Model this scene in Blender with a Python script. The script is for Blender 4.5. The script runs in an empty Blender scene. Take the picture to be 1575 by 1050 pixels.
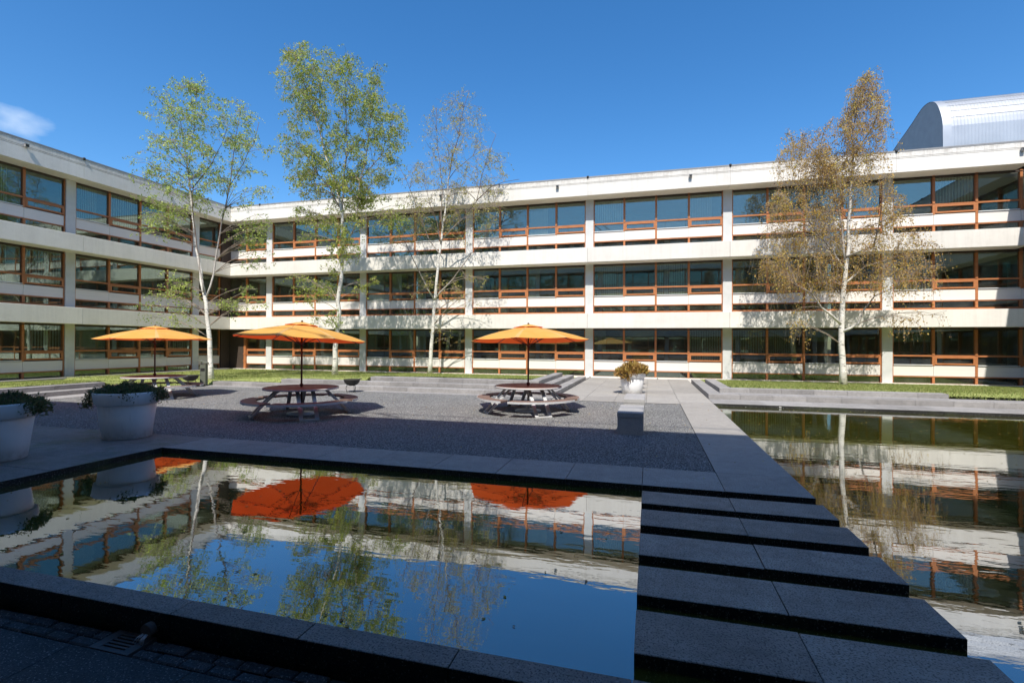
import bpy, bmesh, math, random
import numpy as np
from mathutils import Matrix, Vector
R = math.radians
rng = random.Random(7)
nrg = np.random.default_rng(7)
S = bpy.context.scene
COL = S.collection

# ------------------------------------------------------------ camera, sky, sun, exposure
cam = bpy.data.cameras.new('camera')
cam.sensor_width = 36.0
cam.lens = 765.06 / 1575 * 36.0
cam.clip_start = 0.05
cam.clip_end = 2000
camo = bpy.data.objects.new('camera', cam)
COL.objects.link(camo)
camo.matrix_world = Matrix(((0.96392, -0.00383, 0.26616, 0.0),
                            (0.26614, -0.00546, -0.96392, 0.0),
                            (0.00515, 0.99998, -0.00425, 1.854),
                            (0, 0, 0, 1)))
S.camera = camo

SUN_EL, SUN_AZ = 53.0, 9.0          # the sun stands behind the viewpoint, a little to the right
world = bpy.data.worlds.new('World')
S.world = world
world.use_nodes = True
wn = world.node_tree.nodes; wl = world.node_tree.links
wn.clear()
w_out = wn.new('ShaderNodeOutputWorld'); w_bg = wn.new('ShaderNodeBackground')
sky = wn.new('ShaderNodeTexSky'); sky.sky_type = 'NISHITA'; sky.sun_disc = False
sky.sun_elevation = R(SUN_EL); sky.sun_rotation = R(180 - SUN_AZ)
sky.altitude = 300; sky.air_density = 1.0; sky.dust_density = 0.9; sky.ozone_density = 4.0
hsv = wn.new('ShaderNodeHueSaturation'); hsv.inputs['Saturation'].default_value = 1.28
wl.new(sky.outputs[0], hsv.inputs['Color'])
# a thin fair-weather cloud low above the left wing
tc = wn.new('ShaderNodeTexCoord')
mp = wn.new('ShaderNodeMapping'); mp.inputs['Scale'].default_value = (7, 7, 16)
nz = wn.new('ShaderNodeTexNoise'); nz.inputs['Scale'].default_value = 1.3; nz.inputs['Detail'].default_value = 7
wl.new(tc.outputs['Generated'], mp.inputs[0]); wl.new(mp.outputs[0], nz.inputs['Vector'])
dist = wn.new('ShaderNodeVectorMath'); dist.operation = 'DISTANCE'
dist.inputs[1].default_value = (-0.832, 0.468, 0.296)
wl.new(tc.outputs['Generated'], dist.inputs[0])
mr = wn.new('ShaderNodeMapRange'); mr.inputs['From Min'].default_value = 0.0; mr.inputs['From Max'].default_value = 0.075
mr.inputs['To Min'].default_value = 0.50; mr.inputs['To Max'].default_value = 0.0
wl.new(dist.outputs['Value'], mr.inputs['Value'])
ad = wn.new('ShaderNodeMath'); ad.operation = 'ADD'
wl.new(mr.outputs[0], ad.inputs[0]); wl.new(nz.outputs['Fac'], ad.inputs[1])
cr = wn.new('ShaderNodeMapRange'); cr.inputs['From Min'].default_value = 0.78; cr.inputs['From Max'].default_value = 1.28
cr.inputs['To Max'].default_value = 0.95
wl.new(ad.outputs[0], cr.inputs['Value'])
cmix = wn.new('ShaderNodeMix'); cmix.data_type = 'RGBA'
wl.new(cr.outputs[0], cmix.inputs['Factor']); wl.new(hsv.outputs[0], cmix.inputs['A'])
cmix.inputs['B'].default_value = (5.2, 5.8, 6.4, 1)
wl.new(cmix.outputs['Result'], w_bg.inputs['Color'])
w_bg.inputs['Strength'].default_value = 0.15
wl.new(w_bg.outputs[0], w_out.inputs[0])

sun = bpy.data.lights.new('sun', 'SUN'); sun.energy = 4.7; sun.angle = R(0.53); sun.color = (1.0, 0.95, 0.87)
suno = bpy.data.objects.new('sun', sun); COL.objects.link(suno)
to_sun = Vector((math.sin(R(SUN_AZ)) * math.cos(R(SUN_EL)), -math.cos(R(SUN_AZ)) * math.cos(R(SUN_EL)), math.sin(R(SUN_EL))))
suno.rotation_euler = to_sun.to_track_quat('Z', 'Y').to_euler()
suno.location = (5, -20, 40)

S.view_settings.view_transform = 'Standard'
S.view_settings.look = 'None'
S.view_settings.exposure = 0.42
S.view_settings.gamma = 1.0
S.view_settings.use_curve_mapping = False
S.cycles.max_bounces = 8
S.cycles.transparent_max_bounces = 12
S.cycles.caustics_reflective = False
S.cycles.caustics_refractive = False

# ------------------------------------------------------------ helpers: names, properties
def tag(o, label=None, cat=None, group=None, kind=None):
    if label: o['label'] = label
    if cat: o['category'] = cat
    if group: o['group'] = group
    if kind: o['kind'] = kind
    return o

def empty(name, loc=(0, 0, 0), rz=0.0):
    o = bpy.data.objects.new(name, None); COL.objects.link(o)
    o.location = loc; o.rotation_euler = (0, 0, rz); o.empty_display_size = 0.2
    return o

def link(name, mesh, parent=None, loc=None, rz=None):
    o = bpy.data.objects.new(name, mesh); COL.objects.link(o)
    if parent is not None: o.parent = parent
    if loc is not None: o.location = loc
    if rz is not None: o.rotation_euler = (0, 0, rz)
    return o

class MB:
    """collects simple shapes, then builds ONE mesh"""
    def __init__(s): s.v = []; s.f = []; s.m = []; s.sm = []
    def add(s, vs, fs, mi=0, smooth=False):
        n = len(s.v); s.v += [tuple(v) for v in vs]
        for f in fs: s.f.append(tuple(i + n for i in f)); s.m.append(mi); s.sm.append(smooth)
    def box(s, x0, y0, z0, x1, y1, z1, mi=0):
        s.add([(x0, y0, z0), (x1, y0, z0), (x1, y1, z0), (x0, y1, z0), (x0, y0, z1), (x1, y0, z1), (x1, y1, z1), (x0, y1, z1)],
              [(0, 3, 2, 1), (4, 5, 6, 7), (0, 1, 5, 4), (1, 2, 6, 5), (2, 3, 7, 6), (3, 0, 4, 7)], mi)
    def slab(s, x0, y0, z0, x1, y1, z1, c=0.006, mi=0, side=None):
        """box with chamfered top edges; side: material slot of the vertical faces"""
        k0 = len(s.m)
        s.add([(x0, y0, z0), (x1, y0, z0), (x1, y1, z0), (x0, y1, z0),
               (x0, y0, z1 - c), (x1, y0, z1 - c), (x1, y1, z1 - c), (x0, y1, z1 - c),
               (x0 + c, y0 + c, z1), (x1 - c, y0 + c, z1), (x1 - c, y1 - c, z1), (x0 + c, y1 - c, z1)],
              [(0, 3, 2, 1), (0, 1, 5, 4), (1, 2, 6, 5), (2, 3, 7, 6), (3, 0, 4, 7),
               (4, 5, 9, 8), (5, 6, 10, 9), (6, 7, 11, 10), (7, 4, 8, 11), (8, 9, 10, 11)], mi)
        if side is not None:
            for k in range(5): s.m[k0 + k] = side
    def tube(s, pts, rad, n=8, mi=0, smooth=True, cap=True):
        pts = [Vector(p) for p in pts]
        if not hasattr(rad, '__len__'): rad = [rad] * len(pts)
        base = len(s.v); prev = None
        for i, p in enumerate(pts):
            t = (pts[min(i + 1, len(pts) - 1)] - pts[max(i - 1, 0)]).normalized()
            if prev is None:
                a = Vector((0, 0, 1)) if abs(t.z) < .9 else Vector((1, 0, 0))
                u = t.cross(a).normalized()
            else:
                u = (prev - t * prev.dot(t)).normalized()
            prev = u; w = t.cross(u)
            for k in range(n):
                a = 2 * math.pi * k / n
                s.v.append(tuple(p + (u * math.cos(a) + w * math.sin(a)) * rad[i]))
        for i in range(len(pts) - 1):
            for k in range(n):
                a = base + i * n + k; b = base + i * n + (k + 1) % n
                s.f.append((a, b, b + n, a + n)); s.m.append(mi); s.sm.append(smooth)
        if cap:
            s.f.append(tuple(base + k for k in reversed(range(n)))); s.m.append(mi); s.sm.append(False)
            e = base + (len(pts) - 1) * n
            s.f.append(tuple(e + k for k in range(n))); s.m.append(mi); s.sm.append(False)
    def lathe(s, prof, n=40, mi=0, smooth=True, c=(0, 0)):
        base = len(s.v)
        for r, z in prof:
            for k in range(n):
                a = 2 * math.pi * k / n; s.v.append((c[0] + r * math.cos(a), c[1] + r * math.sin(a), z))
        for i in range(len(prof) - 1):
            for k in range(n):
                a = base + i * n + k; b = base + i * n + (k + 1) % n
                s.f.append((a, b, b + n, a + n)); s.m.append(mi); s.sm.append(smooth)
    def arc_slab(s, r0, r1, a0, a1, z0, z1, n=14, mi=0):
        vs = []; fs = []
        for i in range(n + 1):
            a = a0 + (a1 - a0) * i / n
            for r, z in ((r0, z0), (r1, z0), (r1, z1), (r0, z1)): vs.append((r * math.cos(a), r * math.sin(a), z))
        for i in range(n):
            for k in range(4):
                p = i * 4 + k; q = i * 4 + (k + 1) % 4
                fs.append((p, q, q + 4, p + 4))
        fs.append((3, 2, 1, 0)); fs.append(tuple(n * 4 + k for k in range(4)))
        s.add(vs, fs, mi)
    def mesh(s, name, mats):
        me = bpy.data.meshes.new(name)
        me.from_pydata(s.v, [], s.f)
        for m in (mats if isinstance(mats, (list, tuple)) else [mats]): me.materials.append(m)
        me.polygons.foreach_set('material_index', s.m)
        me.polygons.foreach_set('use_smooth', s.sm)
        me.update()
        return me
    def build(s, name, mats, parent=None, loc=None, rz=None):
        return link(name, s.mesh(name, mats), parent, loc, rz)

def np_mesh(name, verts, k, mats, tint=None):
    """verts (N*k,3): N separate polygons of k corners; tint: one value per polygon, stored per corner"""
    N = len(verts) // k
    me = bpy.data.meshes.new(name)
    me.vertices.add(N * k); me.vertices.foreach_set('co', verts.astype(np.float32).ravel())
    me.loops.add(N * k); me.loops.foreach_set('vertex_index', np.arange(N * k, dtype=np.int32))
    me.polygons.add(N); me.polygons.foreach_set('loop_start', np.arange(0, N * k, k, dtype=np.int32))
    for m in (mats if isinstance(mats, (list, tuple)) else [mats]): me.materials.append(m)
    if tint is not None:
        at = me.attributes.new('tint', 'FLOAT', 'CORNER')
        at.data.foreach_set('value', np.repeat(tint, k).astype(np.float32))
    me.update(calc_edges=True)
    return me

# ------------------------------------------------------------ materials
def newmat(name):
    m = bpy.data.materials.new(name); m.use_nodes = True
    nt = m.node_tree; nt.nodes.clear()
    out = nt.nodes.new('ShaderNodeOutputMaterial')
    return m, nt, out

class NT:
    def __init__(s, nt): s.nt = nt
    def n(s, t, **kw):
        nd = s.nt.nodes.new(t)
        for k, v in kw.items():
            if k.startswith('_'): setattr(nd, k[1:], v)
            else: nd.inputs[k.replace('__', ' ')].default_value = v
        return nd
    def l(s, a, b): s.nt.links.new(a, b)
    def pos(s, scale=(1, 1, 1), obj=False, rand=False):
        if obj: c = s.n('ShaderNodeTexCoord').outputs['Object']
        else: c = s.n('ShaderNodeNewGeometry').outputs['Position']
        mp = s.n('ShaderNodeMapping'); mp.inputs['Scale'].default_value = scale
        s.l(c, mp.inputs[0])
        if rand:
            oi = s.n('ShaderNodeObjectInfo'); ml = s.n('ShaderNodeVectorMath', _operation='MULTIPLY_ADD')
            ml.inputs[1].default_value = (37, 19, 11); s.l(oi.outputs['Random'], ml.inputs[0]); s.l(mp.outputs[0], ml.inputs[2])
            return ml.outputs[0]
        return mp.outputs[0]
    def noise(s, vec, scale, detail=4, rough=.55):
        nd = s.n('ShaderNodeTexNoise', Scale=scale, Detail=detail, Roughness=rough); s.l(vec, nd.inputs['Vector']); return nd.outputs['Fac']
    def ramp(s, fac, a, b, lo=0.0, hi=1.0):
        nd = s.n('ShaderNodeMapRange'); nd.inputs['From Min'].default_value = a; nd.inputs['From Max'].default_value = b
        nd.inputs['To Min'].default_value = lo; nd.inputs['To Max'].default_value = hi
        s.l(fac, nd.inputs['Value']); return nd.outputs[0]
    def mix(s, fac, A, B, blend='MIX'):
        nd = s.n('ShaderNodeMix', _data_type='RGBA', _blend_type=blend)
        for k, v in (('A', A), ('B', B)):
            if isinstance(v, (tuple, list)): nd.inputs[k].default_value = (*v[:3], 1)
            else: s.l(v, nd.inputs[k])
        if isinstance(fac, (int, float)): nd.inputs['Factor'].default_value = fac
        else: s.l(fac, nd.inputs['Factor'])
        return nd.outputs['Result']
    def bump(s, h, strength, dist=.01):
        nd = s.n('ShaderNodeBump', Strength=strength, Distance=dist); s.l(h, nd.inputs['Height']); return nd.outputs[0]
    def math(s, op, a, b=None):
        nd = s.n('ShaderNodeMath', _operation=op)
        for i, v in enumerate((a, b)):
            if v is None: continue
            if isinstance(v, (int, float)): nd.inputs[i].default_value = v
            else: s.l(v, nd.inputs[i])
        return nd.outputs[0]
    def bsdf(s, col, rough=.7, bump=None, spec=.3, metal=0.0):
        nd = s.n('ShaderNodeBsdfPrincipled')
        if isinstance(col, (tuple, list)): nd.inputs['Base Color'].default_value = (*col[:3], 1)
        else: s.l(col, nd.inputs['Base Color'])
        if isinstance(rough, (int, float)): nd.inputs['Roughness'].default_value = rough
        else: s.l(rough, nd.inputs['Roughness'])
        nd.inputs['Specular IOR Level'].default_value = spec; nd.inputs['Metallic'].default_value = metal
        if bump is not None: s.l(bump, nd.inputs['Normal'])
        return nd.outputs[0]

def simple(name, a, b, scale=8, rough=.6, spec=.3, bump=0.0, bscale=60, metal=0.0, obj=True, stretch=(1, 1, 1), rand=True):
    m, nt, out = newmat(name); t = NT(nt)
    p = t.pos(stretch, obj=obj, rand=rand)
    f = t.ramp(t.noise(p, scale, 5, .6), .3, .7)
    c = t.mix(f, a, b)
    bm = t.bump(t.noise(p, bscale, 3), bump, .01) if bump else None
    t.l(t.bsdf(c, rough, bm, spec, metal), out.inputs[0])
    return m

def stone_mat(name, a, b, speck=(.03, .03, .03), vary=.18, rough=.75, moss=0.0):
    """sawn basalt / concrete paving: slight tone per piece, speckle, faint stains"""
    m, nt, out = newmat(name); t = NT(nt)
    p = t.pos()
    oi = t.n('ShaderNodeObjectInfo')
    f = t.ramp(t.noise(p, 1.7, 6, .65), .3, .7)
    c = t.mix(f, a, b)
    c = t.mix(t.ramp(t.noise(p, 6.5, 5, .7), .45, .75, 0, .35), c, speck)
    c = t.mix(t.ramp(t.noise(p, 75, 2), .53, .62, 0, .75), c, speck)
    c = t.mix(t.ramp(t.noise(p, 70, 2), .6, .68, 0, .35), c, (.5, .5, .5))
    c = t.mix(t.ramp(t.noise(t.pos((.6, 3.5, 3.5)), 2.2, 5), .55, .75, 0, .25), c, speck)
    c = t.mix(t.ramp(t.noise(p, 7.5, 1), .79, .81, 0, .7), c, (.55, .55, .52))
    br = t.ramp(oi.outputs['Random'], 0, 1, 1 - vary, 1 + vary)
    hs = t.n('ShaderNodeHueSaturation'); t.l(c, hs.inputs['Color']); t.l(br, hs.inputs['Value'])
    c = hs.outputs[0]
    if moss: c = t.mix(t.ramp(t.noise(p, 1.1, 6, .7), .5, .72, 0, moss), c, (.085, .115, .04))
    t.l(t.bsdf(c, rough, t.bump(t.noise(p, 90, 3), .35, .004), .3), out.inputs[0])
    return m

def concrete_mat(name, base, dirt, amount=.5):
    """white painted concrete: rain streaks below the roof edge, soft blotches"""
    m, nt, out = newmat(name); t = NT(nt)
    p = t.pos()
    sep = t.n('ShaderNodeSeparateXYZ'); t.l(p, sep.inputs[0])
    f = t.ramp(t.noise(p, .8, 6, .6), .35, .75)
    c = t.mix(f, base, tuple(x * .88 for x in base))
    oi = t.n('ShaderNodeObjectInfo'); hs = t.n('ShaderNodeHueSaturation'); t.l(c, hs.inputs['Color']); t.l(t.ramp(oi.outputs['Random'], 0, 1, .93, 1.04), hs.inputs['Value']); c = hs.outputs[0]
    streak = t.noise(t.pos((5.5, 5.5, .35)), 1.6, 6, .7)
    blot = t.noise(t.pos((1, 1, 2.0)), 2.4, 6, .7)
    top = t.ramp(sep.outputs['Z'], 10.45, 10.95, 0, 1)
    k = t.math('MULTIPLY', t.ramp(t.math('ADD', t.math('MULTIPLY', streak, .6), t.math('MULTIPLY', blot, .4)), .46, .66), t.math('ADD', t.math('MULTIPLY', top, .75), .24))
    c = t.mix(t.math('MULTIPLY', k, amount), c, dirt)
    edge = t.math('MULTIPLY', t.ramp(sep.outputs['Z'], 10.60, 10.93), t.ramp(t.noise(t.pos((2.2, 2.2, 6)), 3.0, 7, .75), .42, .62))
    c = t.mix(t.math('MULTIPLY', edge, .55), c, (.30, .24, .18))
    c = t.mix(t.ramp(t.noise(p, 38, 3), .62, .75, 0, .25), c, dirt)
    t.l(t.bsdf(c, .85, t.bump(t.noise(p, 45, 4), .15, .006), .2), out.inputs[0])
    return m

M = {}
M['concrete'] = concrete_mat('white_concrete', (.80, .76, .69), (.20, .17, .13))
M['soffit'] = M['concrete']
M['column'] = simple('column_concrete', (.62, .62, .60), (.54, .55, .53), 3, .8, .2, .1)
M['panel'] = simple('spandrel_enamel', (.76, .72, .66), (.70, .66, .60), 2, .55, .3, .05, stretch=(.2, 1, 14))
M['wood'] = simple('oiled_timber', (.50, .205, .08), (.34, .122, .049), 4, .45, .35, .2, 30, stretch=(1, 1, 7))
M['wood_dark'] = simple('dark_timber', (.085, .062, .048), (.055, .042, .034), 5, .5, .3, .2, 30, stretch=(6, 6, 1))
M['trim'] = simple('roof_trim_metal', (.30, .29, .28), (.22, .215, .21), 6, .5, .4)
M['sill'] = simple('pale_sill', (.72, .72, .70), (.62, .62, .60), 4, .4, .4)
M['interior'] = simple('office_interior', (.40, .31, .24), (.20, .155, .12), .8, .9, .1, obj=False)
M['ceiling'] = simple('office_ceiling', (.38, .37, .34), (.3, .29, .27), 1.0, .9, .1, obj=False)
M['blind'] = simple('blind_fabric', (.64, .70, .62), (.52, .58, .51), 2, .8, .1)
M['roller'] = simple('roller_blind_fabric', (.42, .52, .46), (.36, .45, .40), 1.2, .8, .1)
M['roofing'] = simple('roofing_felt', (.12, .12, .12), (.18, .18, .17), 2, .9, .1, .3)
M['cap'] = simple('black_rubber', (.02, .02, .02), (.03, .03, .03), 5, .5, .3)

def glass_mat(name, tint, refl):
    m, nt, out = newmat(name); t = NT(nt)
    lw = t.n('ShaderNodeLayerWeight', Blend=.5)
    p5 = t.math('POWER', lw.outputs['Facing'], 4.0)
    fac = t.math('ADD', t.math('MULTIPLY', p5, 1 - refl), refl)
    tr = t.n('ShaderNodeBsdfTransparent'); tr.inputs[0].default_value = (*tint, 1)
    gl = t.n('ShaderNodeBsdfGlossy', Roughness=.012); gl.inputs['Color'].default_value = (.74, .93, .86, 1)
    bp = t.bump(t.noise(t.pos((1, 1, 1), rand=True), .7, 2), .05, .04); t.l(bp, gl.inputs['Normal'])
    mx = t.n('ShaderNodeMixShader'); t.l(fac, mx.inputs[0]); t.l(tr.outputs[0], mx.inputs[1]); t.l(gl.outputs[0], mx.inputs[2])
    df = t.n('ShaderNodeBsdfDiffuse'); df.inputs[0].default_value = (.55, .52, .46, 1)      # dried rain spots and dust
    p = t.pos(rand=True)
    spots = t.math('ADD', t.ramp(t.noise(p, 11, 3, .75), .70, .76, 0, .5), t.ramp(t.noise(p, 1.2, 5), .3, .8, .0, .07))
    m2 = t.n('ShaderNodeMixShader'); t.l(spots, m2.inputs[0]); t.l(mx.outputs[0], m2.inputs[1]); t.l(df.outputs[0], m2.inputs[2])
    t.l(m2.outputs[0], out.inputs[0])
    return m
M['glass'] = glass_mat('solar_glass', (.74, .75, .70), .175)

M['shaded_wet_stone'] = stone_mat('shaded_wet_side', (.022, .021, .018), (.012, .012, .011), (.005, .005, .005), .2, .45, moss=.35)  # near-black colour holds the shade of faces and gaps, besides damp and algae
M['paving'] = stone_mat('paving_concrete', (.38, .355, .32), (.31, .29, .265), (.16, .155, .15), .10)
M['basalt'] = stone_mat('basalt_slab', (.39, .345, .30), (.22, .20, .178), (.03, .03, .03), .16, .6)
M['dark_paving'] = stone_mat('dark_paving', (.062, .064, .067), (.042, .043, .046), (.015, .015, .015), .15, .7)
M['kerb'] = stone_mat('kerb_stone', (.30, .27, .245), (.20, .182, .165), (.03, .03, .03), .10, .7)
M['edge_stone'] = stone_mat('edge_stone', (.40, .37, .335), (.31, .29, .265), (.10, .10, .10), .08, .7)
M['platform'] = stone_mat('platform_stone', (.31, .29, .265), (.21, .20, .185), (.06, .06, .06), .10, .7, moss=.8)
M['step'] = stone_mat('step_granite', (.36, .345, .335), (.26, .25, .245), (.12, .115, .11), .14, .8)
M['cobble'] = stone_mat('cobble_stone', (.07, .07, .072), (.045, .045, .048), (.015, .015, .015), .3, .7, moss=.3)

def gravel_mat():
    m, nt, out = newmat('grey_gravel'); t = NT(nt)
    p = t.pos()
    v = t.n('ShaderNodeTexVoronoi', Scale=40.0); t.l(p, v.inputs['Vector'])
    sep = t.n('ShaderNodeSeparateColor'); t.l(v.outputs['Color'], sep.inputs[0])
    c = t.mix(t.ramp(sep.outputs[0], 0, 1), (.15, .15, .152), (.50, .50, .48))
    c = t.mix(t.ramp(sep.outputs[1], .8, .9), c, (.44, .43, .42))
    c = t.mix(t.ramp(t.noise(p, .55, 6, .65), .35, .7, 0, .42), c, (.20, .195, .19))
    c = t.mix(t.ramp(v.outputs['Distance'], .35, .75, 0, .9), c, (.02, .02, .022))
    t.l(t.bsdf(c, .85, t.bump(t.math('MULTIPLY', v.outputs['Distance'], -1.0), 1.0, .025), .2), out.inputs[0])
    return m
M['gravel'] = gravel_mat()

def tint_mat(name, cols, trans=0.0, rough=.6, tcol=None, spec=.25):
    """colour picked per piece from the 'tint' attribute"""
    m, nt, out = newmat(name); t = NT(nt)
    a = t.n('ShaderNodeAttribute', _attribute_name='tint')
    r = t.n('ShaderNodeValToRGB'); el = r.color_ramp.elements
    while len(el) < len(cols): el.new(.5)
    for i, c in enumerate(cols): el[i].position = i / (len(cols) - 1); el[i].color = (*c, 1)
    t.l(a.outputs['Fac'], r.inputs[0])
    d = t.bsdf(r.outputs[0], rough, None, spec)
    if trans:
        tr = t.n('ShaderNodeBsdfTranslucent')
        hs = t.n('ShaderNodeHueSaturation', Saturation=1.1, Value=1.5); t.l(r.outputs[0], hs.inputs['Color']); t.l(hs.outputs[0], tr.inputs[0])
        mx = t.n('ShaderNodeMixShader'); mx.inputs[0].default_value = trans
        t.l(d, mx.inputs[1]); t.l(tr.outputs[0], mx.inputs[2]); d = mx.outputs[0]
    t.l(d, out.inputs[0])
    return m
M['pebble'] = tint_mat('loose_pebbles', [(.06, .06, .065), (.16, .16, .16), (.30, .30, .29), (.5, .49, .46)])
M['grass'] = tint_mat('grass_blades', [(.13, .18, .045), (.22, .27, .075), (.31, .34, .12), (.38, .36, .16)], .35)

def lawn_mat():
    m, nt, out = newmat('lawn_turf'); t = NT(nt)
    p = t.pos()
    c = t.mix(t.ramp(t.noise(p, 2.0, 6, .7), .3, .7), (.21, .25, .07), (.32, .345, .125))
    c = t.mix(t.ramp(t.noise(p, .45, 4), .5, .7, 0, .5), c, (.22, .24, .08))
    c = t.mix(t.ramp(t.noise(p, 40, 3), .55, .75, 0, .6), c, (.05, .08, .02))
    t.l(t.bsdf(c, .9, t.bump(t.noise(p, 60, 3), .6, .03), .1), out.inputs[0])
    return m
M['lawn'] = lawn_mat()
M['soil'] = simple('soil', (.07, .055, .04), (.04, .03, .022), 3, .95, .1, .4, 20, obj=False)

def water_mat():
    m, nt, out = newmat('pond_water'); t = NT(nt)
    p = t.pos()
    body = t.mix(t.ramp(t.noise(p, .35, 4), .3, .7), (.062, .060, .006), (.044, .046, .006))
    body = t.mix(t.ramp(t.noise(t.pos((1, 3, 1)), 26, 2), .74, .78, 0, .5), body, (.4, .38, .26))
    d = t.n('ShaderNodeBsdfDiffuse'); t.l(body, d.inputs[0])
    h = t.math('ADD', t.math('MULTIPLY', t.noise(t.pos((.9, 3.2, 1)), 1.0, 3), 1.0), t.math('MULTIPLY', t.noise(t.pos((4.0, 11.0, 1)), 1.0, 3), .20))
    bp = t.bump(h, .055, .03)
    g = t.n('ShaderNodeBsdfGlossy', Roughness=.0); g.inputs[0].default_value = (.93, .95, .97, 1); t.l(bp, g.inputs['Normal'])
    lw = t.n('ShaderNodeLayerWeight', Blend=.5)
    f = t.math('ADD', t.math('MULTIPLY', t.math('POWER', lw.outputs['Facing'], 2.6), .68), .26)
    mx = t.n('ShaderNodeMixShader'); t.l(f, mx.inputs[0]); t.l(d.outputs[0], mx.inputs[1]); t.l(g.outputs[0], mx.inputs[2])
    t.l(mx.outputs[0], out.inputs[0])
    return m
M['water'] = water_mat()

def bark_mat():
    m, nt, out = newmat('birch_bark'); t = NT(nt)
    p = t.pos((1, 1, 1))
    marks = t.noise(t.pos((2.2, 2.2, 9)), 1.9, 5, .7)
    c = t.mix(t.ramp(t.noise(p, 3, 4), .3, .7), (.78, .75, .69), (.60, .57, .50))
    c = t.mix(t.ramp(marks, .56, .64), c, (.05, .045, .04))
    a = t.n('ShaderNodeAttribute', _attribute_name='thin')
    c = t.mix(a.outputs['Fac'], c, (.12, .075, .05))
    t.l(t.bsdf(c, .75, t.bump(marks, .3, .01), .2), out.inputs[0])
    return m
M['bark'] = bark_mat()
M['twig'] = simple('twig_bark', (.36, .30, .24), (.22, .175, .14), 6, .8, .1, obj=False)

def fabric_mat():
    m, nt, out = newmat('orange_canvas'); t = NT(nt)
    p = t.pos(obj=True)
    c = t.mix(t.ramp(t.noise(p, 2.2, 5), .3, .7), (.88, .45, .10), (.90, .52, .15))
    sp = t.n('ShaderNodeSeparateXYZ'); t.l(t.n('ShaderNodeTexCoord').outputs['Object'], sp.inputs[0])
    an = t.math('DIVIDE', t.math('ARCTAN2', sp.outputs['Y'], sp.outputs['X']), math.pi / 4)
    fr = t.math('ABSOLUTE', t.math('SUBTRACT', t.math('FRACT', t.math('ADD', an, 8.5)), .5))
    c = t.mix(t.ramp(fr, .055, .035, 0, .55), c, (.90, .62, .30))          # doubled canvas over the ribs, with their highlight painted in
    c = t.mix(t.ramp(t.noise(t.pos((1, 1, 3), obj=True, rand=True), 3.5, 6, .7), .5, .75, 0, .3), c, (.62, .36, .13))
    d = t.bsdf(c, .85, t.bump(t.noise(p, 300, 2), .1, .002), .1)
    tr = t.n('ShaderNodeBsdfTranslucent'); tr.inputs[0].default_value = (.78, .055, .008, 1)
    mx = t.n('ShaderNodeMixShader'); mx.inputs[0].default_value = .36
    t.l(d, mx.inputs[1]); t.l(tr.outputs[0], mx.inputs[2]); t.l(mx.outputs[0], out.inputs[0])
    return m
M['canvas'] = fabric_mat()
M['pole'] = simple('dark_bronze_metal', (.06, .03, .022), (.09, .045, .03), 6, .4, .5)
M['zinc'] = simple('galvanised_steel', (.62, .62, .61), (.52, .52, .52), 7, .45, .5, 0, 60, .1)
M['table'] = simple('stained_boards', (.215, .15, .125), (.14, .098, .083), 3, .6, .3, .2, 25, stretch=(1, 9, 9))
def pot_mat():
    m, nt, out = newmat('white_pot_glaze'); t = NT(nt)
    p = t.pos(obj=True, rand=True)
    c = t.mix(t.ramp(t.noise(p, 3, 5), .3, .7), (.90, .90, .89), (.81, .82, .82))
    sp = t.n('ShaderNodeSeparateXYZ'); t.l(t.n('ShaderNodeTexCoord').outputs['Object'], sp.inputs[0])
    low = t.ramp(sp.outputs['Z'], .22, .0)
    c = t.mix(t.math('MULTIPLY', low, t.ramp(t.noise(p, 9, 6, .7), .38, .62, 0, .6)), c, (.33, .31, .25))       # splashed soil
    ps = t.n('ShaderNodeMapping'); ps.inputs['Scale'].default_value = (9, 9, .7); t.l(p, ps.inputs[0])
    c = t.mix(t.ramp(t.noise(ps.outputs[0], 1.4, 5, .7), .55, .75, 0, .35), c, (.48, .48, .43))
    t.l(t.bsdf(c, .35, None, .5), out.inputs[0])
    return m
M['pot'] = pot_mat()
M['black_metal'] = simple('black_iron', (.025, .025, .024), (.05, .045, .04), 8, .6, .4)
M['bin'] = simple('bin_paint', (.10, .11, .08), (.14, .15, .115), 6, .5, .4)
M['drain'] = simple('cast_iron', (.075, .065, .062), (.11, .095, .09), 9, .55, .5, .3, 50)
M['bench'] = stone_mat('bench_concrete', (.42, .41, .40), (.35, .345, .335), (.2, .2, .2), .06, .8)
M['lamp'] = simple('grey_lamp_body', (.30, .29, .28), (.22, .22, .22), 5, .5, .4)
M['ivy'] = tint_mat('dark_ground_cover', [(.05, .07, .03), (.10, .14, .055), (.18, .20, .09), (.22, .14, .08)], .3)
M['dry'] = tint_mat('dry_golden_heather', [(.10, .055, .02), (.30, .17, .05), (.46, .30, .09), (.24, .20, .05)], .2)
M['leaf1'] = tint_mat('birch_leaf_fresh', [(.16, .23, .05), (.27, .36, .08), (.40, .48, .12), (.52, .54, .18)], .35)
M['leaf2'] = tint_mat('birch_leaf_yellowgreen', [(.13, .18, .04), (.24, .31, .065), (.37, .42, .09), (.50, .44, .13)], .35)
M['leaf3'] = tint_mat('birch_leaf_sparse', [(.20, .20, .05), (.35, .35, .08), (.44, .40, .12), (.46, .32, .20)], .35)
M['leaf4'] = tint_mat('birch_leaf_golden', [(.28, .165, .095), (.44, .28, .085), (.54, .39, .11), (.44, .40, .09)], .35)

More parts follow.
